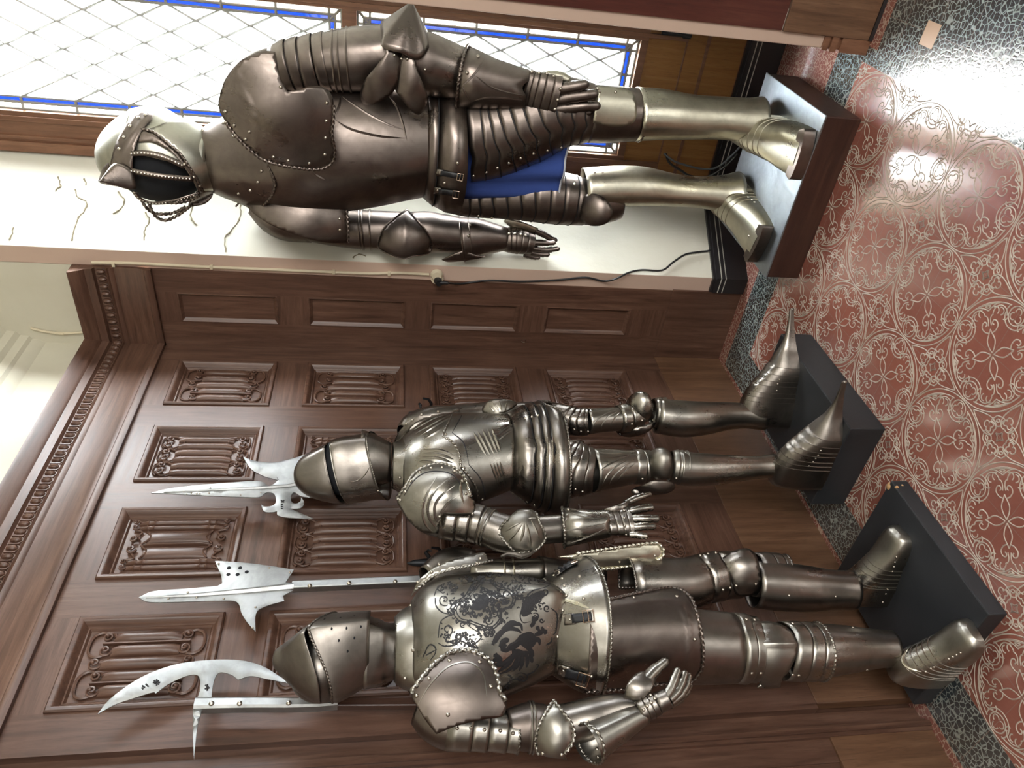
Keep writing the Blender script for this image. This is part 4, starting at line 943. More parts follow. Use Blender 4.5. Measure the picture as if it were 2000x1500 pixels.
em = strokes_on(bp, [c2w(l) for l in L], .0014)
# winged beast: body, legs, tail and feathers as filled strokes
wing = [[(910,1000), (960,900), (1060,840), (1150,850), (1190,880)], [(930,980), (1000,880), (1100,800), (1180,800), (1200,860)], [(1000,850), (1090,780), (1170,790)], [(940,1080), (1000,1180), (1150,1100)],
        [(1100,1070), (1160,1060), (1230,1080)], [(1120,1110), (1060,1190), (950,1270)], [(1150,1110), (1120,1200), (1030,1270)], [(1180,1100), (1160,1190), (1110,1250)], [(1210,1090), (1200,1180), (1170,1250)], [(1240,1080), (1250,1160), (1240,1220)], [(1270,1060), (1290,1140), (1300,1170)], [(1130,1080), (1000,1190), (920,1190)], [(920,1100), (960,1110), (990,1150), (940,1140), (920,1180), (1000,1210)],
        [(1280,820), (1310,780), (1300,720)], [(1300,760), (1340,740), (1330,720)], [(1360,900), (1400,860), (1390,820)], [(1390,860), (1430,870), (1410,890)], [(1350,850), (1350,810)], [(1320,900), (1370,880), (1350,830)], [(1300,930), (1360,950), (1370,1000)], [(1330,960), (1370,930)], [(1240,1020), (1290,1060), (1310,1110)], [(980,1020), (1010,960), (1060,950), (1020,990)], [(990,1040), (1050,1050), (1090,1000), (1160,960)]]
em = strokes_on(bp, [c2(l) for l in wing], .0040, mb=em)
em = blob_on(bp, [c2(l) for l in ([(1180,900), (1280,870), (1340,930), (1320,1000), (1260,1040), (1200,1010), (1150,960)], [(1090,1000), (1160,930), (1190,980), (1130,1040), (1060,1060), (1020,1050)], [(1090,1090), (1180,1060), (1260,1060), (1240,1110), (1150,1120), (1110,1120)], [(985,1010), (1010,980), (1050,1000), (1020,1050), (990,1040)], [(1220,560), (1300,500), (1400,470), (1420,520), (1330,600), (1270,700), (1200,720), (1190,640)],
     [(740,560), (820,500), (880,540), (860,620), (780,660), (700,640)], [(1130,340), (1300,320), (1440,370), (1330,390), (1180,370)])], em)
obj('etched_ornament', em, etched, breast, smooth=0, label='black etched scrollwork with a winged beast')
# ------------------------------------------------------------------ fluted suit with long pointed shoes, in the middle
root2 = empty('suit_of_armour', (.965,.300,.122), 'fluted steel suit of armour in slit-eyed helmet with long pointed shoes', 'armour')
F2 = Fig(.965, .300, .122, 90, root2); K = F2; q5 = cz(740,760,5); c5 = cz(960,740,5); d4 = cz(820,940,4.1667)
# legs
RP = [(1078,893,44), (1100,908,53), (1125,917,54), (1155,919,43), (1200,915,37), (1246,911,31)]
mb = lames(K, RP[:4], [0,.40,.55,.70,.85,1], h=.0030, n=40, cusp=-.10, cw=.9, c0=1.2); hb = add('hip_bands', mb, st_dark, root2); rivets(hb, mb, c5([(652,975), (705,1017), (757,1046), (819,1077), (888,1100)]))
mb = limb(K, RP[3:], n=40, ratio=1.02); th = add('thigh_plate', mb, st_pewter, root2)
rb = ribs_on(mb, [c5(l) for l in ([(1370,740), (1220,795), (1070,890), (1000,1000)], [(1380,765), (1250,830), (1140,930), (1070,1060)], [(1395,790), (1290,860), (1190,960), (1150,1040)], [(1405,820), (1310,900), (1230,990)], [(1360,735), (1180,765), (985,780)], [(1350,725), (1180,730), (1000,715)], [(1355,715), (1200,695), (1080,690)])], .0032); obj('flutes', rb, st_pewter, th)
LP = [(1070,806,23), (1100,817,26), (1125,823,27), (1145,823,26), (1180,820,24), (1228,817,24)]
mb = lames(K, LP[:4], [0,.42,.58,.74,.9,1], h=.0028, n=40, cusp=-.12, cw=.9, c0=.9); hb = add('hip_bands', mb, st_dark, root2); rivets(hb, mb, c5([(675,455), (745,478), (808,494), (872,513), (942,513)]))
mb = limb(K, LP[3:], n=40); th = add('thigh_plate', mb, st_pewter, root2)
rb = ribs_on(mb, [c5(l) for l in ([(1230,300), (1110,345), (1010,420), (980,520)], [(1240,315), (1140,370), (1080,450), (1065,520)], [(1250,330), (1190,400), (1150,500)], [(1205,295), (1080,305), (930,320)])], .003); obj('flutes', rb, st_pewter, th)
for pts, cu, rv in (([(1234,911,33), (1250,912,33), (1268,911,30)], [0,.5,1], [(1473,976)]), ([(1308,910,30), (1322,912,32), (1338,914,33)], [0,.4,.7,1], [(1802,970), (1700,970), (1590,968)])):
    mb = lames(K, pts, cu, h=.003, n=36); o = add('knee_bands', mb, st_pewter, root2); rivets(o, mb, c5(rv))
for pts, cu, rv in (([(1206,818,26), (1222,816,27), (1245,812,26)], [0,.5,1], [(1372,443), (1470,405)]), ([(1274,805,27), (1286,806,29), (1296,807,30)], [0,.5,1], [(1673,383)])):
    mb = lames(K, pts, cu, h=.003, n=36); o = add('knee_bands', mb, st_pewter, root2); rivets(o, mb, c5(rv))
s = quadric(K.P(1289,909,.022), (K.r, K.f, V(0,0,1)), (.056,.072,.050))
mb = drape([(1262,888), (1272,880), (1288,874), (1304,878), (1312,890), (1314,910), (1309,934), (1278,936), (1269,930), (1265,910)], s, 5); add('knee_cop', mb, st_pewter, root2)
s = quadric(K.P(1252,797,.022), (K.r, K.f, V(0,0,1)), (.058,.078,.056))
mb = drape([(1222,790), (1232,772), (1248,764), (1264,768), (1272,778), (1277,794), (1277,816), (1262,824), (1247,826), (1242,812), (1234,800)], s, 5); add('knee_cop', mb, st_pewter, root2)
for out, pc, d in (([(1280,938), (1255,948), (1233,958), (1236,966), (1260,969), (1300,967), (1318,958), (1320,948), (1308,940)], (1280,950), .01), ([(1202,842), (1226,840), (1256,832), (1280,822), (1281,830), (1270,842), (1256,850), (1230,856), (1210,852)], (1245,842), .0)):
    mb = drape(out, quadric(K.P(pc[0], pc[1]-20, -.03), (K.r, K.f, V(0,0,1)), (.075,.06,.09)), 6, lift=-.004); add('knee_wing', mb, black_in if False else st_dark, root2)
mb = limb(K, [(1325,914,33), (1345,916,33), (1385,917,31), (1430,916,27), (1478,913,22), (1512,911,24)], ridge=.05); g = add('greave', mb, st_pewter, root2)
mb = limb(K, [(1282,812,34), (1330,818,36), (1375,817,33), (1415,813,28), (1455,812,25), (1492,814,27)], ridge=.05); g = add('greave', mb, st_pewter, root2)
for heel, toe, rv in (((1.112,.255), (1.068,.640), [(1603,880), (1598,889), (1593,895), (1588,902), (1580,910)]), ((.842,.275), (.672,.655), [(1522,741), (1519,750), (1517,763)])):
    mb = sabaton(K, heel, toe, .052, .155, root2, st_pewter, .122, 7, point=1, tip_up=.025); sb = obj('pointed_shoe', mb, st_dark, root2, smooth=40); rivets(sb, mb, rv, .0035)
    a, b = V(*heel,.122), V(*toe,.122); T = nrm(b-a); L = np.linalg.norm(b-a); m2 = MB(); m2.ball(a + T*L + V(0,0,.028), .0065, 8, 6); obj('shoe_tip', m2, st_dark, sb)
# body
TS = [psec(K,786,852,962,.62,.62,2), psec(K,806,836,982,.72,.68,1.95), psec(K,835,818,996,.78,.70,1.9), psec(K,875,807,997,.80,.70,1.85), psec(K,915,805,986,.82,.70,1.8), psec(K,955,804,972,.80,.70,1.75), psec(K,992,804,956,.76,.70,1.75)]
bp = shell(K, TS, n=72, m=6); br = add('breastplate', bp, st_pewter, root2, smooth=60)
fl = [[(430,590), (600,600), (740,650)], [(430,625), (600,640), (730,685)], [(410,665), (580,675), (720,720)], [(390,705), (470,710), (560,720)], [(340,400), (520,295), (680,240)], [(370,425), (560,320), (710,245)], [(400,455), (600,330), (720,262)], [(430,495), (560,420), (640,360)],
      [(920,410), (985,530), (1050,650)], [(960,400), (1025,525), (1090,650)], [(1010,390), (1070,515), (1130,640)], [(1060,385), (1112,507), (1165,632)], [(1100,372), (1147,495), (1195,622)], [(920,300), (948,270), (975,242)], [(950,300), (978,270), (1005,242)], [(980,300), (1010,270), (1040,242)], [(1015,300), (1042,270), (1070,242)], [(1050,297), (1075,268), (1100,242)],
      [(1090,730), (1145,860), (1190,985)], [(1120,722), (1170,850), (1212,975)], [(1150,715), (1195,840), (1232,962)], [(1180,705), (1220,830), (1250,950)], [(1305,312), (1200,312), (1100,322)], [(1300,330), (1220,365), (1140,412)], [(1300,350), (1230,390), (1160,445)], [(1305,400), (1240,440), (1170,497)], [(1305,290), (1210,272), (1110,262)], [(1305,300), (1200,290), (1100,290)]]
obj('flutes', ribs_on(bp, [q5(l) for l in fl], .0052), st_pewter, br)
m2 = ropes_on(bp, [q5(l) for l in ([(720,232), (690,310), (620,455)], [(620,455), (720,520), (780,620), (800,760)], [(800,760), (900,880), (960,1000), (980,1105)])], .0038); o = obj('roped_border', m2, st_pewter, br)
obj('engraved_line', strokes_on(bp, [q5(l) for l in ([(812,250), (770,330), (715,425)], [(715,425), (830,530), (880,740)], [(880,740), (990,870), (1030,1000), (1040,1070)])], .0014), etched, br)
rivets(br, bp, q5([(655,440), (832,770), (1010,1075), (1238,1008)]))
FS = [psec(K,990,806,956,.76,.70,1.8), psec(K,1012,796,972,.80,.72,1.85), psec(K,1040,785,992,.82,.74,1.9), psec(K,1066,783,1003,.84,.76,1.95), psec(K,1086,786,1008,.85,.76,2.0)]
CU = (34, .10, .010)
fb = bands(K, FS, [0,.36,.50,.64,1], h=.0008, cusps=[[CU],[CU],[CU],[(-26,.16,-.050),(-44,.13,-.040),(80,.5,.0)]], n=96); fo = add('hip_bands', fb, st_dark, root2, smooth=35); seam_lines(fb, fo)
rivets(fo, fb, q5([(1430,285), (1493,272), (1552,260), (1308,1008), (1380,1065), (1450,1100), (1520,1133)]))
m2 = MB(); m2.rope([p for p in fb.rows[-1]] + [fb.rows[-1][0]], .0034); add('roped_border', m2, st_dark, root2, 0, parent=fo)
obj('flutes', ribs_on(fb, [c5(l) for l in ([(540,490), (552,690), (552,880)], [(590,490), (600,690), (600,880)], [(545,960), (530,1080), (510,1230)], [(590,960), (580,1100), (560,1260)], [(505,960), (490,1080), (475,1200)])], .0036), st_pewter, fo)
# collar, chin guard, helmet
cl = shell(K, [psec(K,766,864,954,.78,.74,1.9), psec(K,778,858,960,.80,.74,1.85,dip=-.012), psec(K,790,850,968,.80,.72,1.8,dip=-.038), psec(K,801,846,970,.82,.72,1.75,dip=-.066)], n=60, m=5); o = add('collar_plate', cl, st_pewter, root2)
m2 = MB(); m2.rope(cl.rows[-1] + [cl.rows[-1][0]], .0032); add('roped_border', m2, st_pewter, root2, 0, parent=o); rivets(o, cl, [(799,860), (787,855), (821,868), (803,890), (795,913), (781,933)])
bv = shell(K, [psec(K,706,836,958,.95,.8,1.6), psec(K,735,846,952,.95,.8,1.5), psec(K,764,863,942,.9,.8,1.6)], n=60, m=4); add('chin_guard', bv, st_dark, root2, smooth=30)
al = math.radians(19); HF = K.f*math.cos(al) + V(0,0,1)*math.sin(al); HU = V(0,0,1)*math.cos(al) - K.f*math.sin(al)
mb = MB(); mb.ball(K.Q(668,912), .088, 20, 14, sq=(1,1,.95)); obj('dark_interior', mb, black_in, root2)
sk = shell(K, [psec(K,577,930,946,1,1.0,2), psec(K,583,912,958,1,1.02,2), psec(K,596,894,970,1.0,1.02,1.9), psec(K,618,878,979,1.02,1.02,1.7), psec(K,640,866,984,1.04,1.02,1.6), psec(K,657,857,985,1.05,1.02,1.5)], n=64, m=5, F=HF, U=HU); o = add('skull', sk, st_dark, root2, smooth=50)
m2 = MB(); m2.tube(sk.rows[-1], .0022, 6, closed=True); obj('rolled_edge', m2, st_dark, o)
vs_ = shell(K, [psec(K,670,850,985,1.06,1.02,1.5), psec(K,674,848,985,1.08,1.02,1.5), psec(K,692,842,983,1.08,1.03,1.45), psec(K,716,838,978,1.06,1.06,1.45), psec(K,739,832,976,1.04,1.16,1.5)], n=64, m=5, F=HF, U=HU); o = add('visor', vs_, st_dark, root2, smooth=50)
m2 = MB(); m2.tube(vs_.rows[0], .0026, 6, closed=True); m2.rope(vs_.rows[-1] + [vs_.rows[-1][0]], .0022); obj('rolled_edge', m2, st_pewter, o)
a6 = cz(550,800,6.25); obj('engraved_line', ribs_on(vs_, [a6([(800,890), (920,870), (1020,790), (1090,670)])], .0022), st_dark, o)
rivets(o, vs_, a6([(680,1070), (1180,990)]), .004)
mb = drape([(672,972), (690,962), (720,960), (755,966), (766,976), (740,977), (696,973), (664,983), (640,984), (645,976)], bvhsurf(vs_), 6, lift=.004); add('pivot_plate', mb, st_dark, o) if False else None
# right arm
ps = quadric(K.P(862,988,.0), (K.r, K.f, V(0,0,1)), (.125,.140,.155))
mb = drape([(776,976), (790,952), (806,928), (824,914), (848,906), (870,906), (892,916), (908,932), (916,956), (920,970), (928,982), (926,1000), (910,1007), (869,1003,1), (861,1014), (855,1043,1), (828,1040), (806,1026), (786,1000)], ps, 5); pa = add('shoulder_plate', mb, st_pewter, root2)
m2 = MB(); rim(m2, mb, 0, 9, .0040); add('roped_border', m2, st_pewter, root2, 0, parent=pa)
obj('flutes', ribs_on(mb, [q5(l) for l in ([(578,842), (480,1000), (425,1170), (455,1320), (545,1415)], [(690,855), (545,1000), (482,1130), (492,1260), (575,1375)], [(752,932), (605,1045), (545,1150), (556,1270), (596,1320)], [(800,1030), (690,1095), (615,1195), (602,1240)], [(800,905), (800,1000), (828,1120)])], .0044), st_pewter, pa)
obj('engraved_line', strokes_on(mb, [q5([(245,1045), (335,900), (440,822), (560,802), (700,825), (780,905), (828,1040)])], .0014), etched, pa)
rivets(pa, mb, q5([(208,1085), (258,1003), (312,898), (400,810), (512,770), (618,765), (740,800), (815,898), (850,1022), (592,1245), (918,1240)]))
mb = limb(K, [(806,996,20,-.03), (826,996,40,-.03), (865,1004,46,-.025), (900,1014,40,-.02)]); add('shoulder_plate', mb, st_dark, root2)
mb = lames(K, [(862,1012,40), (900,1017,38), (935,1024,36), (950,1030,36)], [0,.22,.45,.68,1], h=.003, n=32); add('upper_arm_bands', mb, st_dark, root2)
mb = limb(K, [(925,1021,35), (955,1032,36), (985,1042,37), (1010,1044,34)]); o = add('upper_arm', mb, st_dark, root2)
m2 = MB()
for x, y, w in ((944,1027,36.5), (954,1031,37)): e = limb(K, [(x-1,y-.4,w), (x+1,y+.4,w)], n=40).rows[2]; m2.tube(e, .0032, 6, closed=True)
obj('raised_ribs', m2, st_pewter, o)
mb = limb(K, [(1005,1042,34), (1050,1036,28), (1100,1032,27), (1130,1030,24)]); add('forearm', mb, st_dark, root2)
mb = drape([(1010,996), (1030,994), (1046,1000), (1055,1022), (1065,1046), (1060,1062), (1041,1077), (1007,1080,1), (988,1060), (975,1041), (978,1029), (993,1012)], quadric(K.P(1021,1040,.01), (K.r, K.f, V(0,0,1)), (.078,.080,.080)), 5); o = add('elbow_cop', mb, st_pewter, root2)
m2 = MB(); rim(m2, mb, 2, 11, .0036); add('roped_border', m2, st_pewter, root2, 0, parent=o)
obj('flutes', ribs_on(mb, [d4(l) for l in ([(828,330), (760,365), (690,410)], [(832,350), (775,425), (715,492)], [(850,340), (840,420), (815,500)], [(868,340), (890,440), (905,540)], [(905,312), (945,395), (978,482)], [(885,300), (930,300), (960,300)])], .0042), st_pewter, o)
m2 = MB(); m2.tube([K.P(x,y,.02) for x, y in ((978,1087), (990,1082), (1006,1083), (1018,1087), (1034,1082), (1048,1074))], [.003,.006,.007,.008,.006,.003], 8); obj('wing_edge', m2, st_dark, o)
mb = lames(K, [(1100,1030,38.5,.0), (1140,1028,33,.01), (1165,1025,28,.015), (1188,1023,26,.02)], [0,1], h=.001, n=44, cusp=-.22, cw=.55, c0=K.view); g = add('gauntlet_cuff', mb, st_pewter, root2)
m2 = MB(); e = mb.v[0:44]; m2.rope([V(*p) for p in e] + [V(*e[0])], .0036); add('roped_border', m2, st_pewter, root2, 0, parent=g)
obj('flutes', ribs_on(mb, [d4(l) for l in ([(1230,252), (1330,290), (1500,310)], [(1280,238), (1400,268), (1490,276)], [(1180,402), (1380,375), (1510,340)], [(1210,508), (1380,450), (1510,385)], [(1215,262), (1145,392)], [(1145,392), (1190,440), (1245,502)])], .0034), st_pewter, g)
rivets(g, mb, d4([(1162,308), (1110,402), (1170,468), (1208,232)]))
mb = lames(K, [(1180,1023,26,.02), (1205,1020,29,.022), (1229,1018,32,.024)], [0,.3,.55,.8,1], h=.0016, n=36, ratio=.62); hb = add('hand_bands', mb, st_dark, root2, .0015); rivets(hb, mb, d4([(1662,237), (1663,298), (1668,365), (1678,434)]), .0045)
for q in ([(1225,999,8,.03), (1240,996,7.5,.034), (1256,993,7.5,.036), (1272,991,6.5,.036)], [(1227,1014,7,.034), (1246,1013,7,.038), (1264,1013,7,.040), (1283,1013,6,.040)], [(1227,1030,7,.03), (1244,1029,7,.034), (1260,1028,7,.036), (1276,1028,6,.036)], [(1229,1044,6,.024), (1240,1044,6,.026), (1252,1046,5.5,.027), (1262,1047,5,.027)]): add('finger', scale_finger(K, q), st_pewter, root2, 0)
mb = drape([(1176,996,1), (1200,988), (1218,982), (1236,972,1), (1230,984), (1222,992), (1200,1000)], quadric(K.P(1205,992,.035), (K.r, K.f, V(0,0,1)), (.03,.03,.05)), 4); t = add('thumb', mb, st_dark, root2); add('thumb_scales', scale_finger(K, [(1222,983,6,.045), (1240,974,5.5,.05), (1256,969,5,.052), (1270,965,3,.052)], k=3), st_pewter, root2, 0, parent=t)
# left arm behind the body
mb = drape([(770,862), (778,845), (792,829), (812,813), (850,805), (904,796,1), (886,806), (850,813), (815,825), (795,843), (780,860)], quadric(K.P(845,830,.0), (K.r, K.f, V(0,0,1)), (.12,.13,.15)), 5); pa = add('shoulder_plate', mb, st_dark, root2); rivets(pa, mb, [(793,828), (805,820), (830,808), (849,805)])
mb = limb(K, [(790,850,22,-.05), (812,838,34,-.05), (850,828,36,-.05), (900,822,28,-.04)]); add('shoulder_plate', mb, st_dark, root2)
mb = limb(K, [(880,818,26,-.05), (930,811,24,-.05), (975,806,24,-.04)]); add('upper_arm', mb, st_dark, root2)
mb = drape([(942,796), (952,784), (972,779), (1000,782), (1010,790), (990,804), (966,810), (944,806)], quadric(K.P(974,803,-.01), (K.r, K.f, V(0,0,1)), (.075,.07,.075)), 4); o = add('elbow_cop', mb, st_pewter, root2)
obj('flutes', ribs_on(mb, [q5(l) for l in ([(1110,130), (1150,180), (1170,220)], [(1170,110), (1190,170), (1200,215)], [(1250,120), (1240,180), (1235,215)], [(1070,150), (1110,200), (1130,225)])], .0036), st_pewter, o)
mb = limb(K, [(975,808,24,-.05), (1020,806,21,-.05), (1060,802,18,-.05)]); add('forearm', mb, st_dark, root2)
mb = limb(K, [(1055,803,20,-.05), (1085,800,18,-.05)], ratio=.6); hb = add('hand_bands', mb, st_dark, root2)
# ------------------------------------------------------------------ tall brown suit in front of the window
root3 = empty('suit_of_armour', (.055,.935,.134), 'tall brown-patinated suit of armour with an open barred helmet, standing before the leaded window', 'armour')
F3 = Fig(.055, .935, .134, -6, root3); K = F3
e1 = cz(180,180,5.769); e2 = cz(400,80,5); e3 = cz(640,0,5.5556); e4 = cz(860,60,5.263); e5 = cz(640,330,4.1667); e6 = cz(820,180,4.545); e7 = cz(900,220,3.704)
# cloth tunic hanging behind the thighs
cloth = mat('royal_blue_cloth', (.035,.075,.30), .9); k_ = NT(cloth); k_.bump(k_.noise(k_.coord((1,1,.25)), 30, 4, .6), .5, .004)
tn = shell(K, [psec(K,868,235,372,.55,.55), psec(K,905,232,388,.55,.5), psec(K,970,240,392,.48,.42), psec(K,1040,244,392,.42,.36), psec(K,1096,246,392,.40,.34)], n=72, m=6)
rows = tn.rows; mbc = MB(); ths = [2*PI*i/72 for i in range(72)]
mbc.grid([[p + (K.f*math.cos(t) + K.r*math.sin(t))*(.010*math.sin(9*t + 1.3)*(i/len(rows))) for p, t in zip(r, ths)] for i, r in enumerate(rows)], cu=True); tu = add('cloth_tunic', mbc, cloth, root3, .004)
mb = MB(); r = mbc.v[-72:]; mb.tube([V(*p) for p in r], .004, 6, closed=True); obj('tunic_hem', mb, mat('pale_stitched_hem', (.55,.57,.62), .8), tu)
# legs
LT = [(902,268,88), (960,262,84), (1020,243,79), (1090,220,69), (1160,220,54)]
cs_ = [.04, .15,.25,.35,.445,.535,.625,.715,.80,.885,.97]
mb = lames(K, LT, cs_, h=.0009, n=72, cusp=.020, cw=.16, c0=.02, lap=.10); lt = add('thigh_bands', mb, st_brown, root3, .0025); seam_lines(mb, lt, .0016); rivets(lt, mb, e6([(475,742), (590,712), (688,672), (790,630), (895,586), (1010,546), (1133,518), (1255,490)]), .0060)
RT = [(893,388,32), (930,388,36), (985,385,42), (1040,383,49), (1095,388,50), (1148,397,43)]
mb = lames(K, RT, [0,.105,.20,.295,.39,.485,.58,.68,.775,.87,.97], h=.0009, n=64, cusp=.012, cw=.5, c0=.25, lap=.10); rt = add('thigh_bands', mb, st_brown, root3, .0025); seam_lines(mb, rt, .0016); rivets(rt, mb, e6([(450,868), (570,842), (682,805), (787,782), (902,765), (1017,762), (1133,770), (1252,797), (1371,820), (520,1098), (640,1112)]), .0065)
mb = limb(K, [(1148,221,55), (1180,223,54), (1215,224,51), (1250,225,48)], ratio=1.05); kc = add('knee_cop', mb, st_brown, root3)
m2 = MB(); m2.rope(mb.rows[-1] + [mb.rows[-1][0]], .0045); add('roped_border', m2, st_brown, root3, 0, parent=kc)
mb = drape([(1168,168,1), (1200,170), (1228,176), (1240,190), (1244,215), (1240,236), (1226,245), (1197,248), (1158,240,1), (1164,200)], quadric(K.P(1205,222,.0), (K.r, K.f, V(0,0,1)), (.135,.128,None)), 6); kw = add('knee_wing', mb, st_bright, root3, label='side wing of the left knee, reflected light painted pale'); rivets(kw, mb, e4([(1502,600), (1640,625), (1800,632)]), .006)  # pale steel stands in for reflected window and plaster
mb = limb(K, [(1242,223,49), (1290,224,46.5), (1350,229,41), (1410,231,39), (1452,235,41), (1480,238,46)], ratio=1.1, ridge=.06); gl = add('greave', mb, st_bright, root3)
s = quadric(K.P(1168,398,.02), (K.r, K.f, V(0,0,1)), (.105,.135,.105))
mb = limb(K, [(1140,394,44), (1170,392,44), (1196,392,40), (1212,392,34)], ratio=1.05); kc = add('knee_cop', mb, st_brown, root3)
mb = drape([(1140,384), (1160,378), (1182,388), (1194,404), (1196,420), (1188,434), (1172,441), (1150,440), (1132,428), (1134,408)], s, 6); o = add('knee_boss', mb, st_brown, kc); 
mb = limb(K, [(1140,367,37), (1190,364,37.5), (1250,364,37), (1310,371,31), (1360,375,29), (1405,378,34), (1436,381,44)], ratio=1.1, ridge=.06); gr = add('greave', mb, st_bright, root3); rivets(gr, mb, e7([(968,434), (1025,434)]), .005)
for heel, toe, hgt, rv in (((.015,1.062), (.400,1.102), .150, [(1487,201), (1491,199), (1496,204), (1543,280), (1528,209), (1535,211)]), ((-.030,.800), (.330,.728), .150, [(1449,348), (1446,360), (1453,369), (1459,377), (1462,385), (1469,390), (1474,395), (1463,461)])):
    mb = sabaton(K, heel, toe, .088, hgt, root3, st_bright, .134, 5, blunt=1); sb = obj('plated_shoe', mb, st_bright, root3, smooth=40); rivets(sb, mb, rv, .005)
    a, b = V(*heel,.134), V(*toe,.134); T = nrm(b-a); S = V(T[1],-T[0],0); m2 = MB(); L = np.linalg.norm(b-a)
    m2.grid([[a + T*(L*.985 + .022*math.sin(t)) + S*.086*math.cos(t) + V(0,0,z) for t in [PI*i/16 for i in range(17)]] for z in (.002,.045)]); m2.grid([[a + T*(L*.985 + .022*math.sin(t)) + S*.086*math.cos(t) + V(0,0,.045) for t in [PI*i/16 for i in range(17)]], [a + T*(L*.93) + S*.075*math.cos(t) + V(0,0,.050) for t in [PI*i/16 for i in range(17)]]])
    obj('toe_cap', m2, st_brown, sb, label='dark brown toe edge')
# body
BS = [psec(K,500,200,412,.62,.62,2), psec(K,545,176,420,.74,.68,1.95), psec(K,600,170,422,.82,.72,1.85), psec(K,670,176,415,.88,.74,1.75), psec(K,740,178,406,.90,.74,1.65), psec(K,790,182,396,.92,.74,1.6), psec(K,838,188,386,.88,.74,1.65)]
bp = shell(K, BS, n=72, m=6); br = add('breastplate', bp, st_brown, root3, smooth=60)
obj('flutes', ribs_on(bp, [e2(l) for l in ([(1345,545), (1480,640), (1620,730), (1800,820), (1960,870)], [(1265,765), (1400,850), (1560,900), (1740,935), (1960,950)], [(1800,545), (1870,640), (1930,800), (1975,980)], [(1050,1280), (1110,1325), (1185,1365)], [(1325,550), (1310,640), (1255,760)])] + [e3([(660,1045), (760,1180), (830,1400)])], .0045), st_brown, br)
FS = [psec(K,828,188,386,.86,.74,1.7), psec(K,846,185,400,.88,.76,1.8), psec(K,872,184,412,.92,.78,1.9), psec(K,898,187,416,.94,.80,2.0,dip=-.012)]
fb = bands(K, FS, [0,.38,1], h=.001, n=72); fo = add('hip_bands', fb, st_brown, root3, .0025); seam_lines(fb, fo, .0014); rivets(fo, fb, e6([(335,630), (218,806), (180,720), (160,870)]), .0065)
HS = bvhsurf(fb)
for a, b in (((862,337), (905,345)), ((858,372), (896,377))): buckle_strap(K, HS, a, b, 5, root3)
# collar
cl = shell(K, [psec(K,402,252,372,.80,.78,1.8), psec(K,430,238,386,.84,.76,1.75), psec(K,458,226,398,.86,.74,1.7,dip=-.03), psec(K,478,214,408,.86,.74,1.7,dip=-.075), psec(K,490,208,412,.86,.74,1.7,dip=-.10)], n=64, m=5, R=K.r, F=K.f); o = add('collar_plate', cl, st_brown, root3)
m2 = MB(); m2.rope(cl.rows[-1] + [cl.rows[-1][0]], .0046); add('roped_border', m2, st_brown, root3, 0, parent=o); rivets(o, cl, [(436,240), (457,266), (511,334), (504,356), (489,372), (466,378)], .006)
# helmet, turned to the figure's right
ang = math.radians(-30); HFv = nrm(K.f*math.cos(ang) - K.r*math.sin(ang)); HRv = nrm(np.cross(HFv, V(0,0,1))); HRv = HRv if HRv @ K.r > 0 else -HRv
hc = K.Q(318,306)
he = lambda g, sx=1.0: quadric(hc, (HRv, HFv, V(0,0,1)), (.150*g, .175*g, .212*g))
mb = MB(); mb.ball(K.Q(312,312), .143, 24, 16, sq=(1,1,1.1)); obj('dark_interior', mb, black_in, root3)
# crown and back of the skull as a full shell with a comb ridge
sk = shell(K, [psec(K,190,292,318,1,1), psec(K,196,276,334,1,1), psec(K,210,256,350,1.05,1.05), psec(K,236,236,362,1.05,1.1), psec(K,270,220,375,1.05,1.12)], n=64, m=5, R=HRv, F=HFv); add('skull', sk, st_mid, root3)
sb_ = shell(K, [psec(K,262,222,376,1.05,1.12), psec(K,310,217,386,1.02,1.12), psec(K,350,232,392,1.0,1.05), psec(K,385,246,388,.95,.95), psec(K,415,256,376,.9,.85)], a0=75, a1=305, n=64, m=5, R=HRv, F=HFv); add('skull_back', sb_, st_mid, root3)
mb = drape([(203,330), (214,318), (216,327), (225,291), (241,255), (268,222), (288,220), (299,226), (296,236), (281,253), (268,280), (261,310), (261,345), (264,368,1), (230,362), (203,357), (195,352,1)], he(1.02), 6, lift=.006, flutes=[([(283,236), (262,262), (245,290), (236,320), (233,335)], 3, .004)]); bw = add('brim_band', mb, st_brown, root3)
rivets(bw, mb, e1([(600,255), (520,290), (430,383), (362,508), (308,640), (265,820)]), .006); 
pk = MB(); A = V(*K.Q(194,354,.205)); B0 = [K.Q(*p, d) for p, d in (((215,328),.165), ((232,318),.165), ((258,330),.160), ((264,352),.165), ((264,370),.165), ((232,363),.175))]; pk = cone_spike(A, B0, 6, 1.1); add('brim_peak', pk, st_brown, root3, .002, 25)
# cheek and chin plates
mb = drape([(279,254,1), (301,250), (330,238), (355,236), (374,238), (395,249), (407,262), (420,280), (434,302), (447,325), (452,344), (445,360), (420,371), (406,371,1), (395,372,1), (380,344), (354,304), (331,283), (301,261)], he(.99), 6, lift=.004); ck = add('cheek_plate', mb, st_mid, root3); rivets(ck, mb, [(396,255)], .006)
mb = drape([(279,256,1), (301,262), (331,285), (354,306), (380,346), (394,372,1), (386,374,1), (374,350), (358,325), (340,303), (318,288), (296,279), (270,279,1)], he(.985), 5, lift=.009, flutes=[([(278,265), (305,272), (335,296), (358,322), (380,352), (390,366)], 2.5, .004)]); cb = add('chin_border', mb, st_brown, root3); rivets(cb, mb, e1([(1040,815), (1148,958), (1215,1035)]), .006)
m2 = MB(); E = he(.985); pts = [E(CAM, ray(*p)) for p in catmull([V(*q) for q in ((278,255), (301,261), (331,284), (354,305), (380,345), (394,371))], 8)]; m2.rope([p + g*.011 for p, g in pts], .0042); obj('roped_border', m2, st_brown, cb)
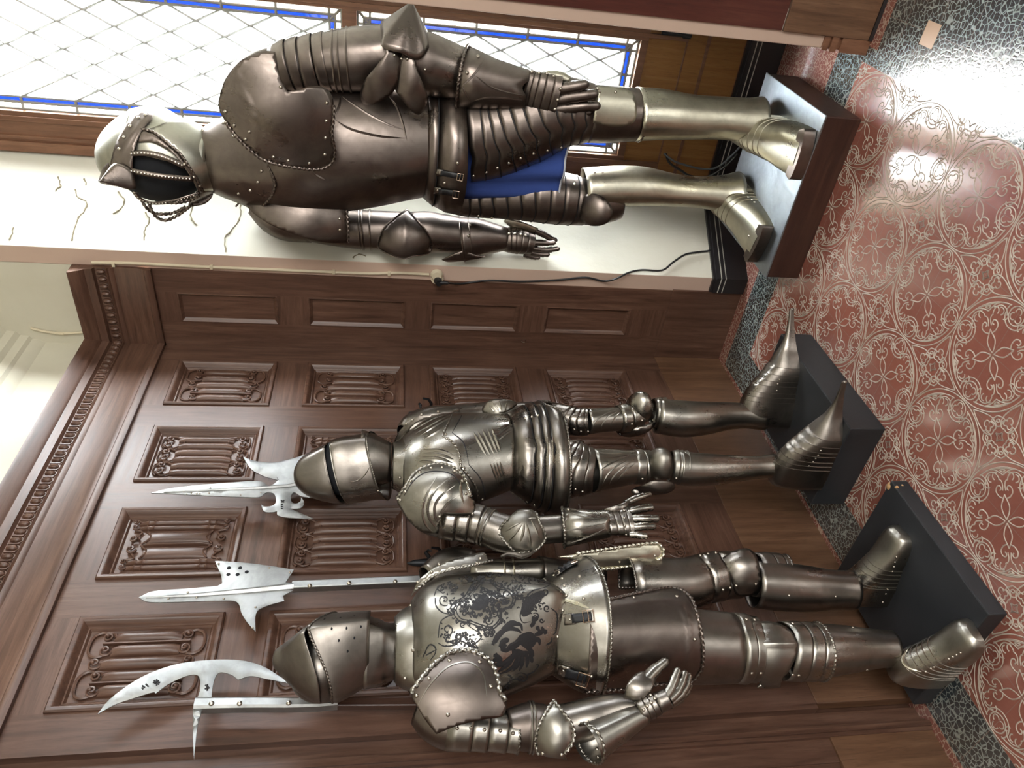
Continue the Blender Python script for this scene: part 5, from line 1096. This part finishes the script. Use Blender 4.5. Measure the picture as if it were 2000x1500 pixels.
def face_bar(pts, w=.0085, lift=.006, beads=True, g=1.0):
    E = he(g); H = [E(CAM, ray(*p)) for p in catmull([V(*q) for q in pts], 6)]; mb = MB(); rows = []
    P = [p + n*lift for p, n in H]; k = len(P)
    for i in range(k):
        t = nrm(P[min(i+1,k-1)] - P[max(i-1,0)]); s = nrm(np.cross(H[i][1], t)); rows.append([P[i] - s*w, P[i] + H[i][1]*.003, P[i] + s*w])
    mb.grid(rows); o = obj('face_bar', mb, st_brown, root3, solid=.0025, smooth=50)
    if beads:
        b = MB()
        for p in resample(P, .0105): b.ball(p + H[0][1]*.003, .0042, 6, 4)
        obj('bead_row', b, st_rivet, o)
face_bar([(259,301), (283,300), (310,304), (335,313), (360,325)]); face_bar([(259,333), (285,338), (315,343), (345,346), (376,348)]); face_bar([(264,372), (277,386), (301,393), (336,390), (362,383), (388,375)])
for pts in ([(277,390), (283,402), (296,414), (315,418), (338,416), (362,404)], [(291,398), (297,412), (306,424), (324,430), (346,421), (372,402)], [(320,395), (345,396), (368,392), (390,382)]):
    mb = MB(); P = [K.Q(x, y, .10 + .02*(i % 2)) for i, (x, y) in enumerate(pts)]; mb.rope(catmull(P, 6), .005); obj('face_bar', mb, st_brown, root3)
mb = MB(); c = K.Q(392,378,.10)
jw = drape([(386,372,1), (398,372), (416,373), (412,388), (400,398), (384,402), (368,404), (372,392)], he(1.0), 5, lift=.0); add('chin_border', jw, st_brown, root3)
mb = MB(); mb.tube([K.P(461,403,.1), K.P(471,391,.12)], .0035, 6); obj('locking_pin', mb, st_brown, root3)
# left shoulder, arm and hand (towards the window side)
ps = quadric(K.P(556,226,.075), (K.r, K.f, V(0,0,1)), (.315,.235,.345))
mb = drape([(426,206), (432,176), (440,154), (460,128), (486,110), (515,99), (538,101,1), (546,146), (562,179,1), (612,168), (634,171), (648,186), (652,205), (651,235), (648,262), (654,296), (648,318), (622,331), (580,328), (536,320), (504,306), (466,272), (440,238)], ps, 8, flutes=[([(478,110), (462,140), (470,170), (485,205), (500,250)], 2.5, .003), ([(626,290), (628,300), (618,312), (590,316), (560,312)], 2.5, .0035), ([(455,225), (480,262), (515,296), (550,308)], 2.5, .003)]); pa = add('shoulder_plate', mb, st_brown, root3)
m2 = MB(); rim(m2, mb, 12, 22, .0048); add('roped_border', m2, st_brown, root3, 0, parent=pa); rivets(pa, mb, e2([(203,688), (287,825), (437,887), (398,960), (180,805), (285,930), (742,452), (1193,605), (1187,780), (1180,945), (1172,1108), (1022,1195), (815,1170), (670,1133)]), .006)
mb = limb(K, [(450,190,24,-.05), (480,165,40,-.05), (515,148,46,-.04), (560,138,48,-.03)]); add('shoulder_plate', mb, st_brown, root3)
AT = [(540,140,44), (566,131,49), (600,127,52), (650,121,55), (700,116,59), (750,108,54)]
mb = lames(K, AT, [.05,.21,.34,.47,.56], h=.0038, n=48, lap=.1); add('upper_arm_bands', mb, st_brown, root3)
mb = limb(K, AT[2:] + [(790,102,52)], n=40); ua = add('upper_arm', mb, st_brown, root3)
m2 = MB()
for x, y, w in ((655,121,57), (666,120,57), (682,118,58.5)): e = limb(K, [(x-1,y,w), (x+1,y,w)], n=44).rows[2]; m2.tube(e, .0042, 6, closed=True)
obj('raised_ribs', m2, st_brown, ua)
cp = K.P; ring_ = [cp(746,43,-.02), cp(746,70,.07), cp(748,94,.11), cp(784,104,.125), cp(816,117,.11), cp(836,95,.07), cp(838,70,-.02), cp(820,50,-.09), cp(780,40,-.10)]
sp_ = cone_spike(cp(804,5,.02), ring_, 8, 1.05); el = add('elbow_cop', sp_, st_brown, root3, .003, 30)
for out, pc in (([(755,94,1), (750,108), (735,130), (716,153), (706,178), (710,200), (726,203), (748,194), (766,180), (776,160), (784,103,1)], (748,140)), ([(784,103,1), (807,112), (812,130), (825,162), (834,187), (829,211), (818,222), (802,214), (786,194), (772,172), (774,150)], (806,160))):
    mb = drape(out, quadric(K.P(pc[0], pc[1], .02), (K.r, K.f, V(0,0,1)), (.16,.125,.105)), 6, lift=.004); w_ = add('elbow_wing', mb, st_brown, root3); rivets(w_, mb, e3([(725,600), (862,638)]) if pc[0] < 780 else e3([(862,640)]), .006)
mb = limb(K, [(790,106,54), (812,116,56), (840,127,57), (880,139,52), (920,148,45)]); fa = add('forearm', mb, st_brown, root3); rivets(fa, mb, e3([(1056,756), (490,635)])[:1], .006)
mb = lames(K, [(904,152,60,.02), (940,160,51,.035), (985,168,42,.05), (1028,175,36,.06)], [0,1], h=.001, n=48, cusp=-.26, cw=.6, c0=K.view); gc = add('gauntlet_cuff', mb, st_brown, root3, .003)
m2 = MB(); e = mb.v[0:48]; m2.rope([V(*p) for p in e] + [V(*e[0])], .0045); add('roped_border', m2, st_brown, root3, 0, parent=gc); rivets(gc, mb, e4([(387,265), (275,432), (155,567), (445,188)]), .007)
obj('flutes', ribs_on(mb, [e4(l) for l in ([(360,460), (520,580), (700,640), (870,668)], [(495,220), (370,420), (225,570)], [(225,580), (260,650), (310,730)], [(330,725), (480,690), (660,695), (840,715)])], .004), st_brown, gc)
mb = lames(K, [(1024,175,37,.06), (1050,182,40,.07), (1088,191,40,.08)], [0,.2,.4,.6,.8,1], h=.0024, n=40, ratio=.6); hb = add('hand_bands', mb, st_brown, root3, .002); rivets(hb, mb, e4([(868,412), (938,424), (1015,434), (1094,440), (1165,467), (1235,600), (1205,712), (1178,808), (1140,885)]), .0065)
for q in ([(1093,174,11,.09), (1113,171,10.5,.095), (1130,168,10,.098), (1143,165,8,.098)], [(1090,195,11,.095), (1115,190,10.5,.10), (1140,187,10,.105), (1161,184,8,.105)], [(1084,213,10,.095), (1110,211,10,.10), (1138,208,9.5,.105), (1165,207,8.5,.105)], [(1080,227,9,.085), (1105,226,9,.09), (1130,223,8,.092), (1152,219,6.5,.092)]): add('finger', scale_finger(K, q, n=12), st_brown, root3, 0)
mb = limb(K, [(1060,150,10,.03), (1090,150,11,.03), (1112,158,9,.04)]); add('thumb', mb, st_bright, root3)
# right shoulder, arm and hand
ps = quadric(K.P(590,424,.045), (K.r, K.f, V(0,0,1)), (.180,.190,.260))
mb = drape([(470,386), (482,377), (504,371), (560,364), (600,364), (630,369), (658,381), (675,402), (679,437), (680,474,1), (640,474), (595,465), (558,452), (525,437), (492,414)], ps, 7, flutes=[([(492,386), (520,380), (600,376), (640,386), (662,408), (668,460)], 2.5, .0035)]); pa = add('shoulder_plate', mb, st_brown, root3)
m2 = MB(); rim(m2, mb, 0, 9, .0048); add('roped_border', m2, st_brown, root3, 0, parent=pa); rivets(pa, mb, [(488,397), (500,397), (519,378), (586,373), (621,375), (648,386), (662,406), (663,427), (664,449)], .006)
mb = limb(K, [(488,405,12,-.06), (520,415,34,-.06), (560,424,46,-.05), (610,430,44,-.04)]); add('shoulder_plate', mb, st_brown, root3)
mb = limb(K, [(590,428,40,-.03), (640,440,38,-.02), (690,447,38,-.01), (735,450,38), (790,452,38)]); ua = add('upper_arm', mb, st_brown, root3)
m2 = MB()
for x, y, w in ((703,447,38.5), (709,448,39), (724,449,38.5)): e = limb(K, [(x-1,y,w), (x+1,y,w)], n=40).rows[2]; m2.tube(e, .004, 6, closed=True)
obj('raised_ribs', m2, st_brown, ua)
mb = drape([(795,409,1), (774,423), (750,445), (738,474), (746,490), (784,505), (808,500), (838,494), (844,474), (832,450), (815,430)], quadric(K.P(792,462,.01), (K.r, K.f, V(0,0,1)), (.115,.125,.125)), 6, flutes=[([(793,414), (792,445), (790,476)], 2.5, .004)]); el = add('elbow_cop', mb, st_brown, root3)
m2 = MB(); rim(m2, mb, 0, 11, .003, rope=False); add('rolled_edge', m2, st_brown, root3, 0, parent=el)
mb = limb(K, [(800,448,34), (830,452,39), (860,456,38), (912,461,34)]); add('forearm', mb, st_brown, root3)
mb = limb(K, [(902,467,43,.0), (930,464,38), (960,465,30), (990,467,22)], ratio=1.0); gc = add('gauntlet_cuff', mb, st_brown, root3, .003)
sp2 = drape([(905,490,1), (935,500), (950,500), (930,506), (880,512), (863,508,1), (885,497)], quadric(K.P(905,475,.0), (K.r, K.f, V(0,0,1)), (.085,.085,None)), 5); add('cuff_flare', sp2, st_brown, gc, .003)
m2 = MB(); m2.tube(mb.rows[0], .004, 6, closed=True); m2.tube(mb.rows[3], .0025, 6, closed=True); add('rolled_edge', m2, st_brown, root3, 0, parent=gc); rivets(gc, mb, e5([(1146,545), (1158,455)]), .007)
mb = lames(K, [(984,468,22,.0), (1010,470,25,.0), (1038,476,20,.0)], [0,.18,.36,.54,.75,1], h=.0022, n=32, cusp=.05, cw=.4, c0=.3); hb = add('hand_bands', mb, st_brown, root3, .002); rivets(hb, mb, e5([(1437,524), (1478,527), (1523,527), (1572,534), (1610,541)]), .0065)
for q in ([(1030,474,7), (1050,474,6), (1066,475,5), (1082,474,4)], [(1032,484,6), (1052,487,5), (1072,488,5), (1090,486,4)], [(1028,491,6), (1044,495,5), (1058,497,4.5), (1070,497,4)], [(1024,497,5), (1034,500,4.5), (1044,503,4), (1052,503,3.5)]): add('finger', scale_finger(K, q, n=12), st_brown, root3, 0)
mb = limb(K, [(986,430,4,-.02), (1004,437,10,-.02), (1024,442,9,-.02), (1048,451,7,-.02)], ratio=.6); t = add('thumb', mb, st_bright, root3); add('thumb_scales', scale_finger(K, [(1044,450,6,-.02), (1060,457,5.5,-.02), (1074,465,5,-.02), (1085,469,4,-.02)], k=3), st_brown, root3, 0, parent=t)
# ------------------------------------------------------------------ polearms on the wall
def blade(outline, y, t, edge=.010):
    """flat forged head in the plane Y = y with bevelled edges, from a photo outline"""
    O = smooth_outline(outline, 5); P = [at(p[0], p[1], 1, y) for p in O]; n = len(P); mb = MB()
    A2 = sum(P[i][0]*P[(i+1) % n][2] - P[(i+1) % n][0]*P[i][2] for i in range(n)); inn = []
    for i in range(n):
        a, b = P[i-1], P[(i+1) % n]; d = nrm(b - a); q = V(-d[2], 0, d[0]) * (1 if A2 > 0 else -1); inn.append(q)
    vs, es, fs, oe, *_ = delaunay_2d_cdt([Vector((p[0], p[2])) for p in P], [(i, (i+1) % n) for i in range(n)], [], 1, 1e-7)
    def dist(v): return seg_dist(V(v[0], v[1]), [V(p[0], p[2]) for p in P] + [V(P[0][0], P[0][2])])
    lo = [V(*v) for v in vs]
    # extra inner points so that the faces rise from a thin edge to full thickness
    ip = [(p + q*edge) for p, q in zip(P, inn)]; pts = [Vector((p[0], p[2])) for p in P]; pl = [V(p[0], p[2]) for p in P] + [V(P[0][0], P[0][2])]
    def inside(v):
        r = False; j = n-1
        for i in range(n):
            if (P[i][2] > v[1]) != (P[j][2] > v[1]) and v[0] < (P[j][0]-P[i][0])*(v[1]-P[i][2])/(P[j][2]-P[i][2]) + P[i][0]: r = not r
            j = i
        return r
    for p in ip[::2]:
        v = V(p[0], p[2])
        if inside(v) and seg_dist(v, pl) > edge*.8: pts.append(Vector(v))
    vs, es, fs, *_ = delaunay_2d_cdt(pts, [(i, (i+1) % n) for i in range(n)], [], 1, 1e-7)
    for s in (1, -1):
        w = [V(v[0], y + s*(t/2 if seg_dist(V(v[0], v[1]), pl) > edge*.6 else t*.16), v[1]) for v in vs]; f = []
        for q in fs:
            a, b, c = (w[i] for i in q[:3]); f.append(tuple(q) if np.cross(b-a, c-a)[1]*s > 0 else tuple(q)[::-1])
        mb.add(w, f)
    k = len(vs); rim_ = [V(p[0], y + t*.16, p[2]) for p in P] + [V(p[0], y - t*.16, p[2]) for p in P]; mb.add(rim_, [(i, (i+1) % n, n+(i+1) % n, n+i) for i in range(n)])
    return mb
def marks(lines, y, parent, r=.0022):
    mb = MB()
    for l in lines: mb.tube([at(p[0], p[1], 1, y) for p in l], r, 5)
    obj('stamped_marks', mb, etched, parent, smooth=60)
pole_wood = wood('dark_ash_pole', (.03,.014,.01), (.06,.028,.018), (.10,.05,.03), 'z')
def pole_rod(p0, p1, w, y, t=.024):
    a, b = at(*p0, 1, y), at(*p1, 1, y); d = nrm(b-a); s = V(-d[2], 0, d[0]); mb = MB(); mb.obox((a+b)/2, (b-a)/2, s*w/2, V(0,t/2,0)); return mb
def wall_rivets(o, px, y, r=.007):
    for x, q in px:
        p = at(x, q, 1, y); e = bpy.data.objects.new('rivet', Rivets.mesh()); link(e, o); e.matrix_local = Matrix.Translation(Vector(p - OFF[o.name])) @ Matrix.Rotation(-PI/2, 4, 'X') @ Matrix.Scale(r, 4)
y0 = .075
r1 = empty('polearm', at(690,1376,1,y0), 'steel polearm with a large crescent blade and back spike, hung beside the leftmost panel', 'polearm', None)
h = obj('crescent_blade', blade([(191,1395,1), (217,1364), (273,1325), (336,1300), (402,1290), (469,1290), (518,1304), (565,1335,1), (518,1326), (490,1321), (465,1328,1), (451,1318), (430,1314), (420,1325), (415,1345), (413,1366,1), (384,1368,1), (391,1346), (388,1321), (367,1320), (332,1335), (304,1355,1), (297,1353), (252,1367), (224,1377)], y0, .008), st_blade, r1, smooth=35)
marks([[(278,1339), (283,1343)], [(285,1336), (290,1341)], [(277,1343), (280,1346)], [(301,1329), (311,1337)], [(302,1336), (310,1329)], [(306,1327), (306,1339)], [(299,1333), (313,1333)], [(401,1338), (409,1344)], [(400,1346), (408,1341)], [(405,1349), (405,1337)]], y0+.0042, h)
h2 = obj('back_spike', blade([(377,1386,1), (395,1386,1), (386,1420), (382,1450), (379,1483,1), (377,1440)], y0, .010, .005), st_blade, r1, smooth=35)
mb = MB(); P = [at(*p, 1, y0) for p in ((381,1377), (440,1376), (500,1375.5), (560,1376), (620,1375.5), (660,1375))]; wd = [.030,.029,.028,.027,.024,.016]; rows = []
for p, w_ in zip(P, wd): rows.append([p + V(-w_/2,-.014,0), p + V(w_/2,-.014,0), p + V(w_/2,.010,0), p + V(w_*.3,.015,0), p + V(-w_*.3,.015,0), p + V(-w_/2,.010,0)])
mb.grid(rows, cu=True, cap0=True, cap1=True); h3 = obj('socket', mb, st_blade, r1, smooth=30); wall_rivets(h3, [(413,1374), (468,1374), (564,1373)], y0+.015)
mb = pole_rod((400,1377), (880,1374), .024, y0-.008); obj('pole', mb, pole_wood, r1, smooth=0, bevel=.004)
r2 = empty('polearm', at(820,1136,1,y0), 'steel halberd with pierced flaring axe blade, hung between the etched and the fluted suits', 'polearm')
h = obj('halberd_head', blade([(271,1167,1), (301,1155), (367,1150), (425,1145,1), (434,1140,1), (432,1125), (420,1096,1), (472,1099), (530,1106), (574,1113,1), (558,1138,1), (574,1139,1), (574,1153,1), (553,1164,1), (555,1174,1), (518,1185), (500,1199), (499,1234,1), (483,1216), (472,1199), (462,1176), (420,1174), (350,1176), (290,1176)], y0, .008), st_blade, r2, smooth=35)
mb = MB(); mb.tube([at(*p, 1, y0+.004) for p in ((285,1167), (380,1163), (480,1155), (574,1146))], [.002,.006,.009,.012], 6); obj('mid_rib', mb, st_blade, h)
for p in ((447,1109), (469,1109), (446,1122), (464,1122), (482,1117)):
    mb = MB(); c = at(*p, 1, y0+.0045); mb.ball(c, .0058, 10, 4, sq=(1,.15,1)); obj('pierced_hole', mb, black_in, h)  # flat black disc painted as the shade of a hole
wall_rivets(h, [(329,1169), (384,1167), (427,1101), (526,1109), (566,1118), (437,1169), (499,1186), (493,1226), (367,1157)], y0+.004, .0035)
mb = pole_rod((570,1146), (860,1133), .026, y0, .026); h3 = obj('socket', mb, st_blade, r2, smooth=0, bevel=.004); wall_rivets(h3, [(605,1144), (682,1139), (772,1136)], y0+.013)
mb = pole_rod((800,1137), (1010,1128), .024, y0-.004, .022); obj('pole', mb, pole_wood, r2, smooth=0, bevel=.004)
r3 = empty('polearm', at(700,936,1,y0), 'steel polearm with long spear point and curling hooks, behind the sallet helmet', 'polearm')
h = obj('spear_head', blade([(295,963,1), (334,954), (388,948), (460,942), (496,940), (514,942), (521,948), (528,949), (536,945), (543,938,1), (514,930), (492,918), (482,905), (475,893,1), (496,900), (532,904), (568,897), (610,884), (640,880,1), (660,900), (655,960), (620,972), (590,970), (575,962), (568,970), (570,981), (579,984), (587,979), (588,972,1), (594,981), (591,990), (582,994), (566,994,1), (586,1002), (613,1014,1), (586,1013), (559,1011), (543,1007), (541,999,1), (532,1001), (516,999), (510,986,1), (518,990), (532,988), (539,981), (537,967), (530,963), (519,963), (510,970), (496,972), (442,970), (370,967), (316,964)], y0, .009), st_blade, r3, smooth=35)
mb = MB(); mb.tube([at(*p, 1, y0+.004) for p in ((320,961), (420,957), (500,954), (560,950), (640,936))], [.0015,.004,.006,.007,.009], 6); obj('mid_rib', mb, st_blade, h)
marks([[(549,977), (555,981)], [(555,977), (550,981)], [(549,985), (553,986)], [(549,989), (553,990)], [(549,993), (553,994)]], y0+.005, h); wall_rivets(h, [(359,960), (365,965), (374,963), (384,964), (390,964), (408,963), (411,953), (470,967), (509,962)], y0+.0045, .0028)
mb = pole_rod((630,940), (860,926), .024, y0-.004, .022); obj('pole', mb, pole_wood, r3, smooth=0, bevel=.004)
# iron wall brackets
def bracket(px, crown, label):
    x, yq = px; c = at(x, yq, 1, .004); mb = MB(); mb.box(tuple(c + V(-.017,-.004,-.045)), tuple(c + V(.017,.010,.010)))
    S = lambda u, v: c + V(u, .008, v)
    if crown:
        for s in (-1, 1):
            mb.tube([S(s*.004,.012), S(s*.020,.010), S(s*.036,.016), S(s*.048,.012), S(s*.052,.018)], [.006,.005,.0045,.004,.003], 6); mb.ball(S(s*.053,.018), .006, 6, 5)
            mb.tube([S(s*.012,.010), S(s*.013,.026), S(s*.008,.036)], [.006,.005,.003], 6)
        mb.tube([S(0,.010), S(0,.030), S(0,.050), S(0,.062)], [.009,.008,.005,.002], 8)
        for i in (-1,0,1): mb.ball(S(i*.009,-.006), .003, 6, 4)
    else:
        mb.tube([S(0,0), S(0,.030), S(0,.060), S(0,.082)], [.012,.013,.010,.002], 8)
        for s in (-1, 1): mb.tube([S(s*.004,.014), S(s*.022,.012), S(s*.040,.022), S(s*.050,.014), S(s*.046,.004)], [.007,.007,.006,.004,.003], 6)
    mb.tube([c + V(0,.004,-.02), c + V(0,.055,-.024), c + V(0,.075,-.012), c + V(0,.080,.010)], [.006,.006,.005,.004], 6)
    return tag(obj('wall_bracket', mb, iron, smooth=50), label, 'bracket')
bracket((829,809), True, 'black iron wall bracket with a crown-shaped top, above the fluted suit')
bracket((846,1102), False, 'black iron wall bracket with a lily-shaped top, between the etched and fluted suits')

# ------------------------------------------------------------------ electrics and small fittings on the bay
white_pl = mat('ivory_plastic', (.66,.58,.42), .35); rubber = mat('black_rubber_cable', (.012,.012,.013), .45); grey_cab = mat('grey_cable', (.10,.11,.12), .5)
sx = EX
so = obj('wall_socket', (lambda m: (m.tube([at(853,537,0,sx+.001), at(853,537,0,sx+.001) + V(.030,0,0)], [.026,.026], 24), m.tube([at(853,537,0,sx+.03), at(853,537,0,sx+.03) + V(.014,0,0)], [.026,.019], 24), m)[-1])(MB()), white_pl, smooth=40); tag(so, 'round ivory wall socket on the beige edge of the window bay', 'socket')
pg = MB(); c = at(856,547,0,sx+.045); pg.tube([c + V(-.004,-.004,.002), c + V(.020,-.004,-.004)], [.017,.014], 16); pg.tube([c + V(.012,-.004,-.004), c + V(.014,-.004,-.040)], [.009,.006], 12)
plug = obj('power_plug', pg, rubber, smooth=40); tag(plug, 'black plug pushed into the round ivory socket', 'plug')
P = [at(x, y, 0, sx+.010) for x, y in ((868,551), (900,554), (954,548), (1016,550), (1089,547), (1143,542), (1178,549))] 
P[0] = c + V(.014,-.004,-.040)
P += [on_reveal(x, y, .010) + V(.03*max(0, 1-i/3), 0, 0) for i, (x, y) in enumerate(((1197,540), (1224,530), (1251,527), (1291,530), (1313,514), (1337,499), (1364,494), (1386,490), (1399,471), (1417,445)))]
P.append(V(-.16,.66,.010)); P.append(V(-.17,.80,.007))
mb = MB(); mb.tube(catmull(P, 6), .0042, 8); tag(obj('mains_cable', mb, rubber), 'black power cord hanging from the round socket down to the floor', 'cord')
P = [at(x, y, 0, sx+.006) for x, y in ((179,513), (260,514), (380,520), (520,526), (640,531), (720,534), (780,533), (838,536))]
mb = MB(); mb.tube(catmull(P, 4), .006, 8); cd = obj('cable_conduit', mb, white_pl); tag(cd, 'thin ivory cable running down the beige edge to the socket', 'cable')
for x, y in ((222,516), (413,521), (652,531), (760,534)):
    mb = MB(); p = at(x, y, 0, sx+.006); mb.box(tuple(p - V(.006,.009,.006)), tuple(p + V(.008,.009,.006))); obj('cable_clip', mb, white_pl, cd, smooth=0, bevel=.002)
P = [V(EX+.004, .36, 2.745), V(EX+.006, .20, 2.80), V(EX+.005, .05, 2.83), V(.08, .004, 2.85), V(.3, .006, 2.87)]
P = [at(x, y, 0, EX+.006) for x, y in ((176,648), (150,650), (120,651), (90,648), (60,641))]
mb = MB(); mb.tube(catmull(P, 5), .005, 8); o = obj('ceiling_cable', mb, white_pl); tag(o, 'pale cable clipped across the upper plaster above the cornice corner', 'cable')
mb = MB(); p = P[2]; mb.box(tuple(p - V(.006,.004,.010)), tuple(p + V(.008,.004,.010))); obj('cable_clip', mb, white_pl, o, smooth=0, bevel=.002)
def cable(pts, r, m, label, x0=-.262):
    mb = MB(); mb.tube(catmull([at(x, y, 0, x0 + d) for x, y, d in pts], 6), r, 8); tag(obj('loose_cable', mb, m), label, 'cable')
cable([(1297,300,0), (1312,312,.01), (1330,320,.02), (1372,330,.03), (1402,326,.04), (1430,303,.05), (1446,286,.06)], .0045, grey_cab, 'grey cable loop sagging behind the legs, low against the window panelling')
cable([(1300,300,0), (1308,318,.005), (1330,333,.02), (1350,344,.03), (1385,344,.04), (1420,322,.05), (1440,300,.06)], .005, rubber, 'darker cable sagging below the grey loop, low against the window panelling')
mb = MB(); c = at(1022,664,0,.056); mb.tube([c + V(.012*math.sin(t)+.006, .0, .009*math.cos(t)) for t in [PI*1.6*i/12 - .3 for i in range(13)]], .0018, 6); mb.tube([c + V(-.004,0,.009), c + V(.010,0,.009)], .0016, 6)
tag(obj('wall_hook', mb, st_rivet), 'tiny metal hook screwed into the dark return panel', 'hook')
# ------------------------------------------------------------------ light and camera
w = bpy.data.worlds.new('overcast_sky'); bpy.context.scene.world = w; w.use_nodes = True
w.node_tree.nodes['Background'].inputs['Color'].default_value = (.93,.97,1,1); w.node_tree.nodes['Background'].inputs['Strength'].default_value = 54
def area(name, loc, aim, sx, sy, power, col=(1,1,1)):
    d = bpy.data.lights.new(name, 'AREA'); d.shape = 'RECTANGLE'; d.size = sx; d.size_y = sy; d.energy = power; d.color = col
    o = bpy.data.objects.new(name, d); C.objects.link(o); o.location = loc
    dv = Vector(aim) - Vector(loc); o.rotation_euler = dv.to_track_quat('-Z', 'Z').to_euler(); return o
for nm, loc, sy, sz in (('bay_window_portal', (BX-.03,(GY0+GY1)/2,(SILL+TOP)/2), GY1-GY0, TOP-SILL), ('next_window_portal', (.215,(N0+N1)/2,(NZ0+NZ1)/2), N1-N0, NZ1-NZ0)):
    o = area(nm, loc, (loc[0]+1, loc[1], loc[2]), sy, sz, 1); o.data.cycles.is_portal = True       # guides the sampling of the sky through the openings
area('back_fill_light', (5.5,2.6,2.1), (1,1.2,.9), 2.6, 2.2, 45, (1,.97,.93))  # added fill lamp lifting the shadows; no window is built here
area('side_fill_light', (3.2,4.9,2.1), (1.2,.4,.8), 3.2, 2.2, 230, (1,.98,.95))  # added fill brightening the left wall and suit fronts; no opening behind it
cam = bpy.data.cameras.new('camera'); co = bpy.data.objects.new('camera', cam); C.objects.link(co)
cam.sensor_fit = 'HORIZONTAL'; cam.sensor_width = 36; cam.lens = 36 * FPX / 2000; cam.clip_start = .02
Xc, Yc, Zc = RM[1], RM[0], -RM[2]
co.matrix_world = Matrix(((Xc[0],Yc[0],Zc[0],CAM[0]),(Xc[1],Yc[1],Zc[1],CAM[1]),(Xc[2],Yc[2],Zc[2],CAM[2]),(0,0,0,1)))
sc = bpy.context.scene; sc.camera = co
sc.view_settings.view_transform = 'Standard'; sc.view_settings.look = 'None'; sc.view_settings.exposure = 0.30; sc.view_settings.gamma = 1.0
sc.view_settings.use_curve_mapping = False
sc.cycles.use_denoising = True; sc.cycles.max_bounces = 8; sc.cycles.sample_clamp_indirect = 3.0; sc.cycles.caustics_reflective = False; sc.cycles.caustics_refractive = False
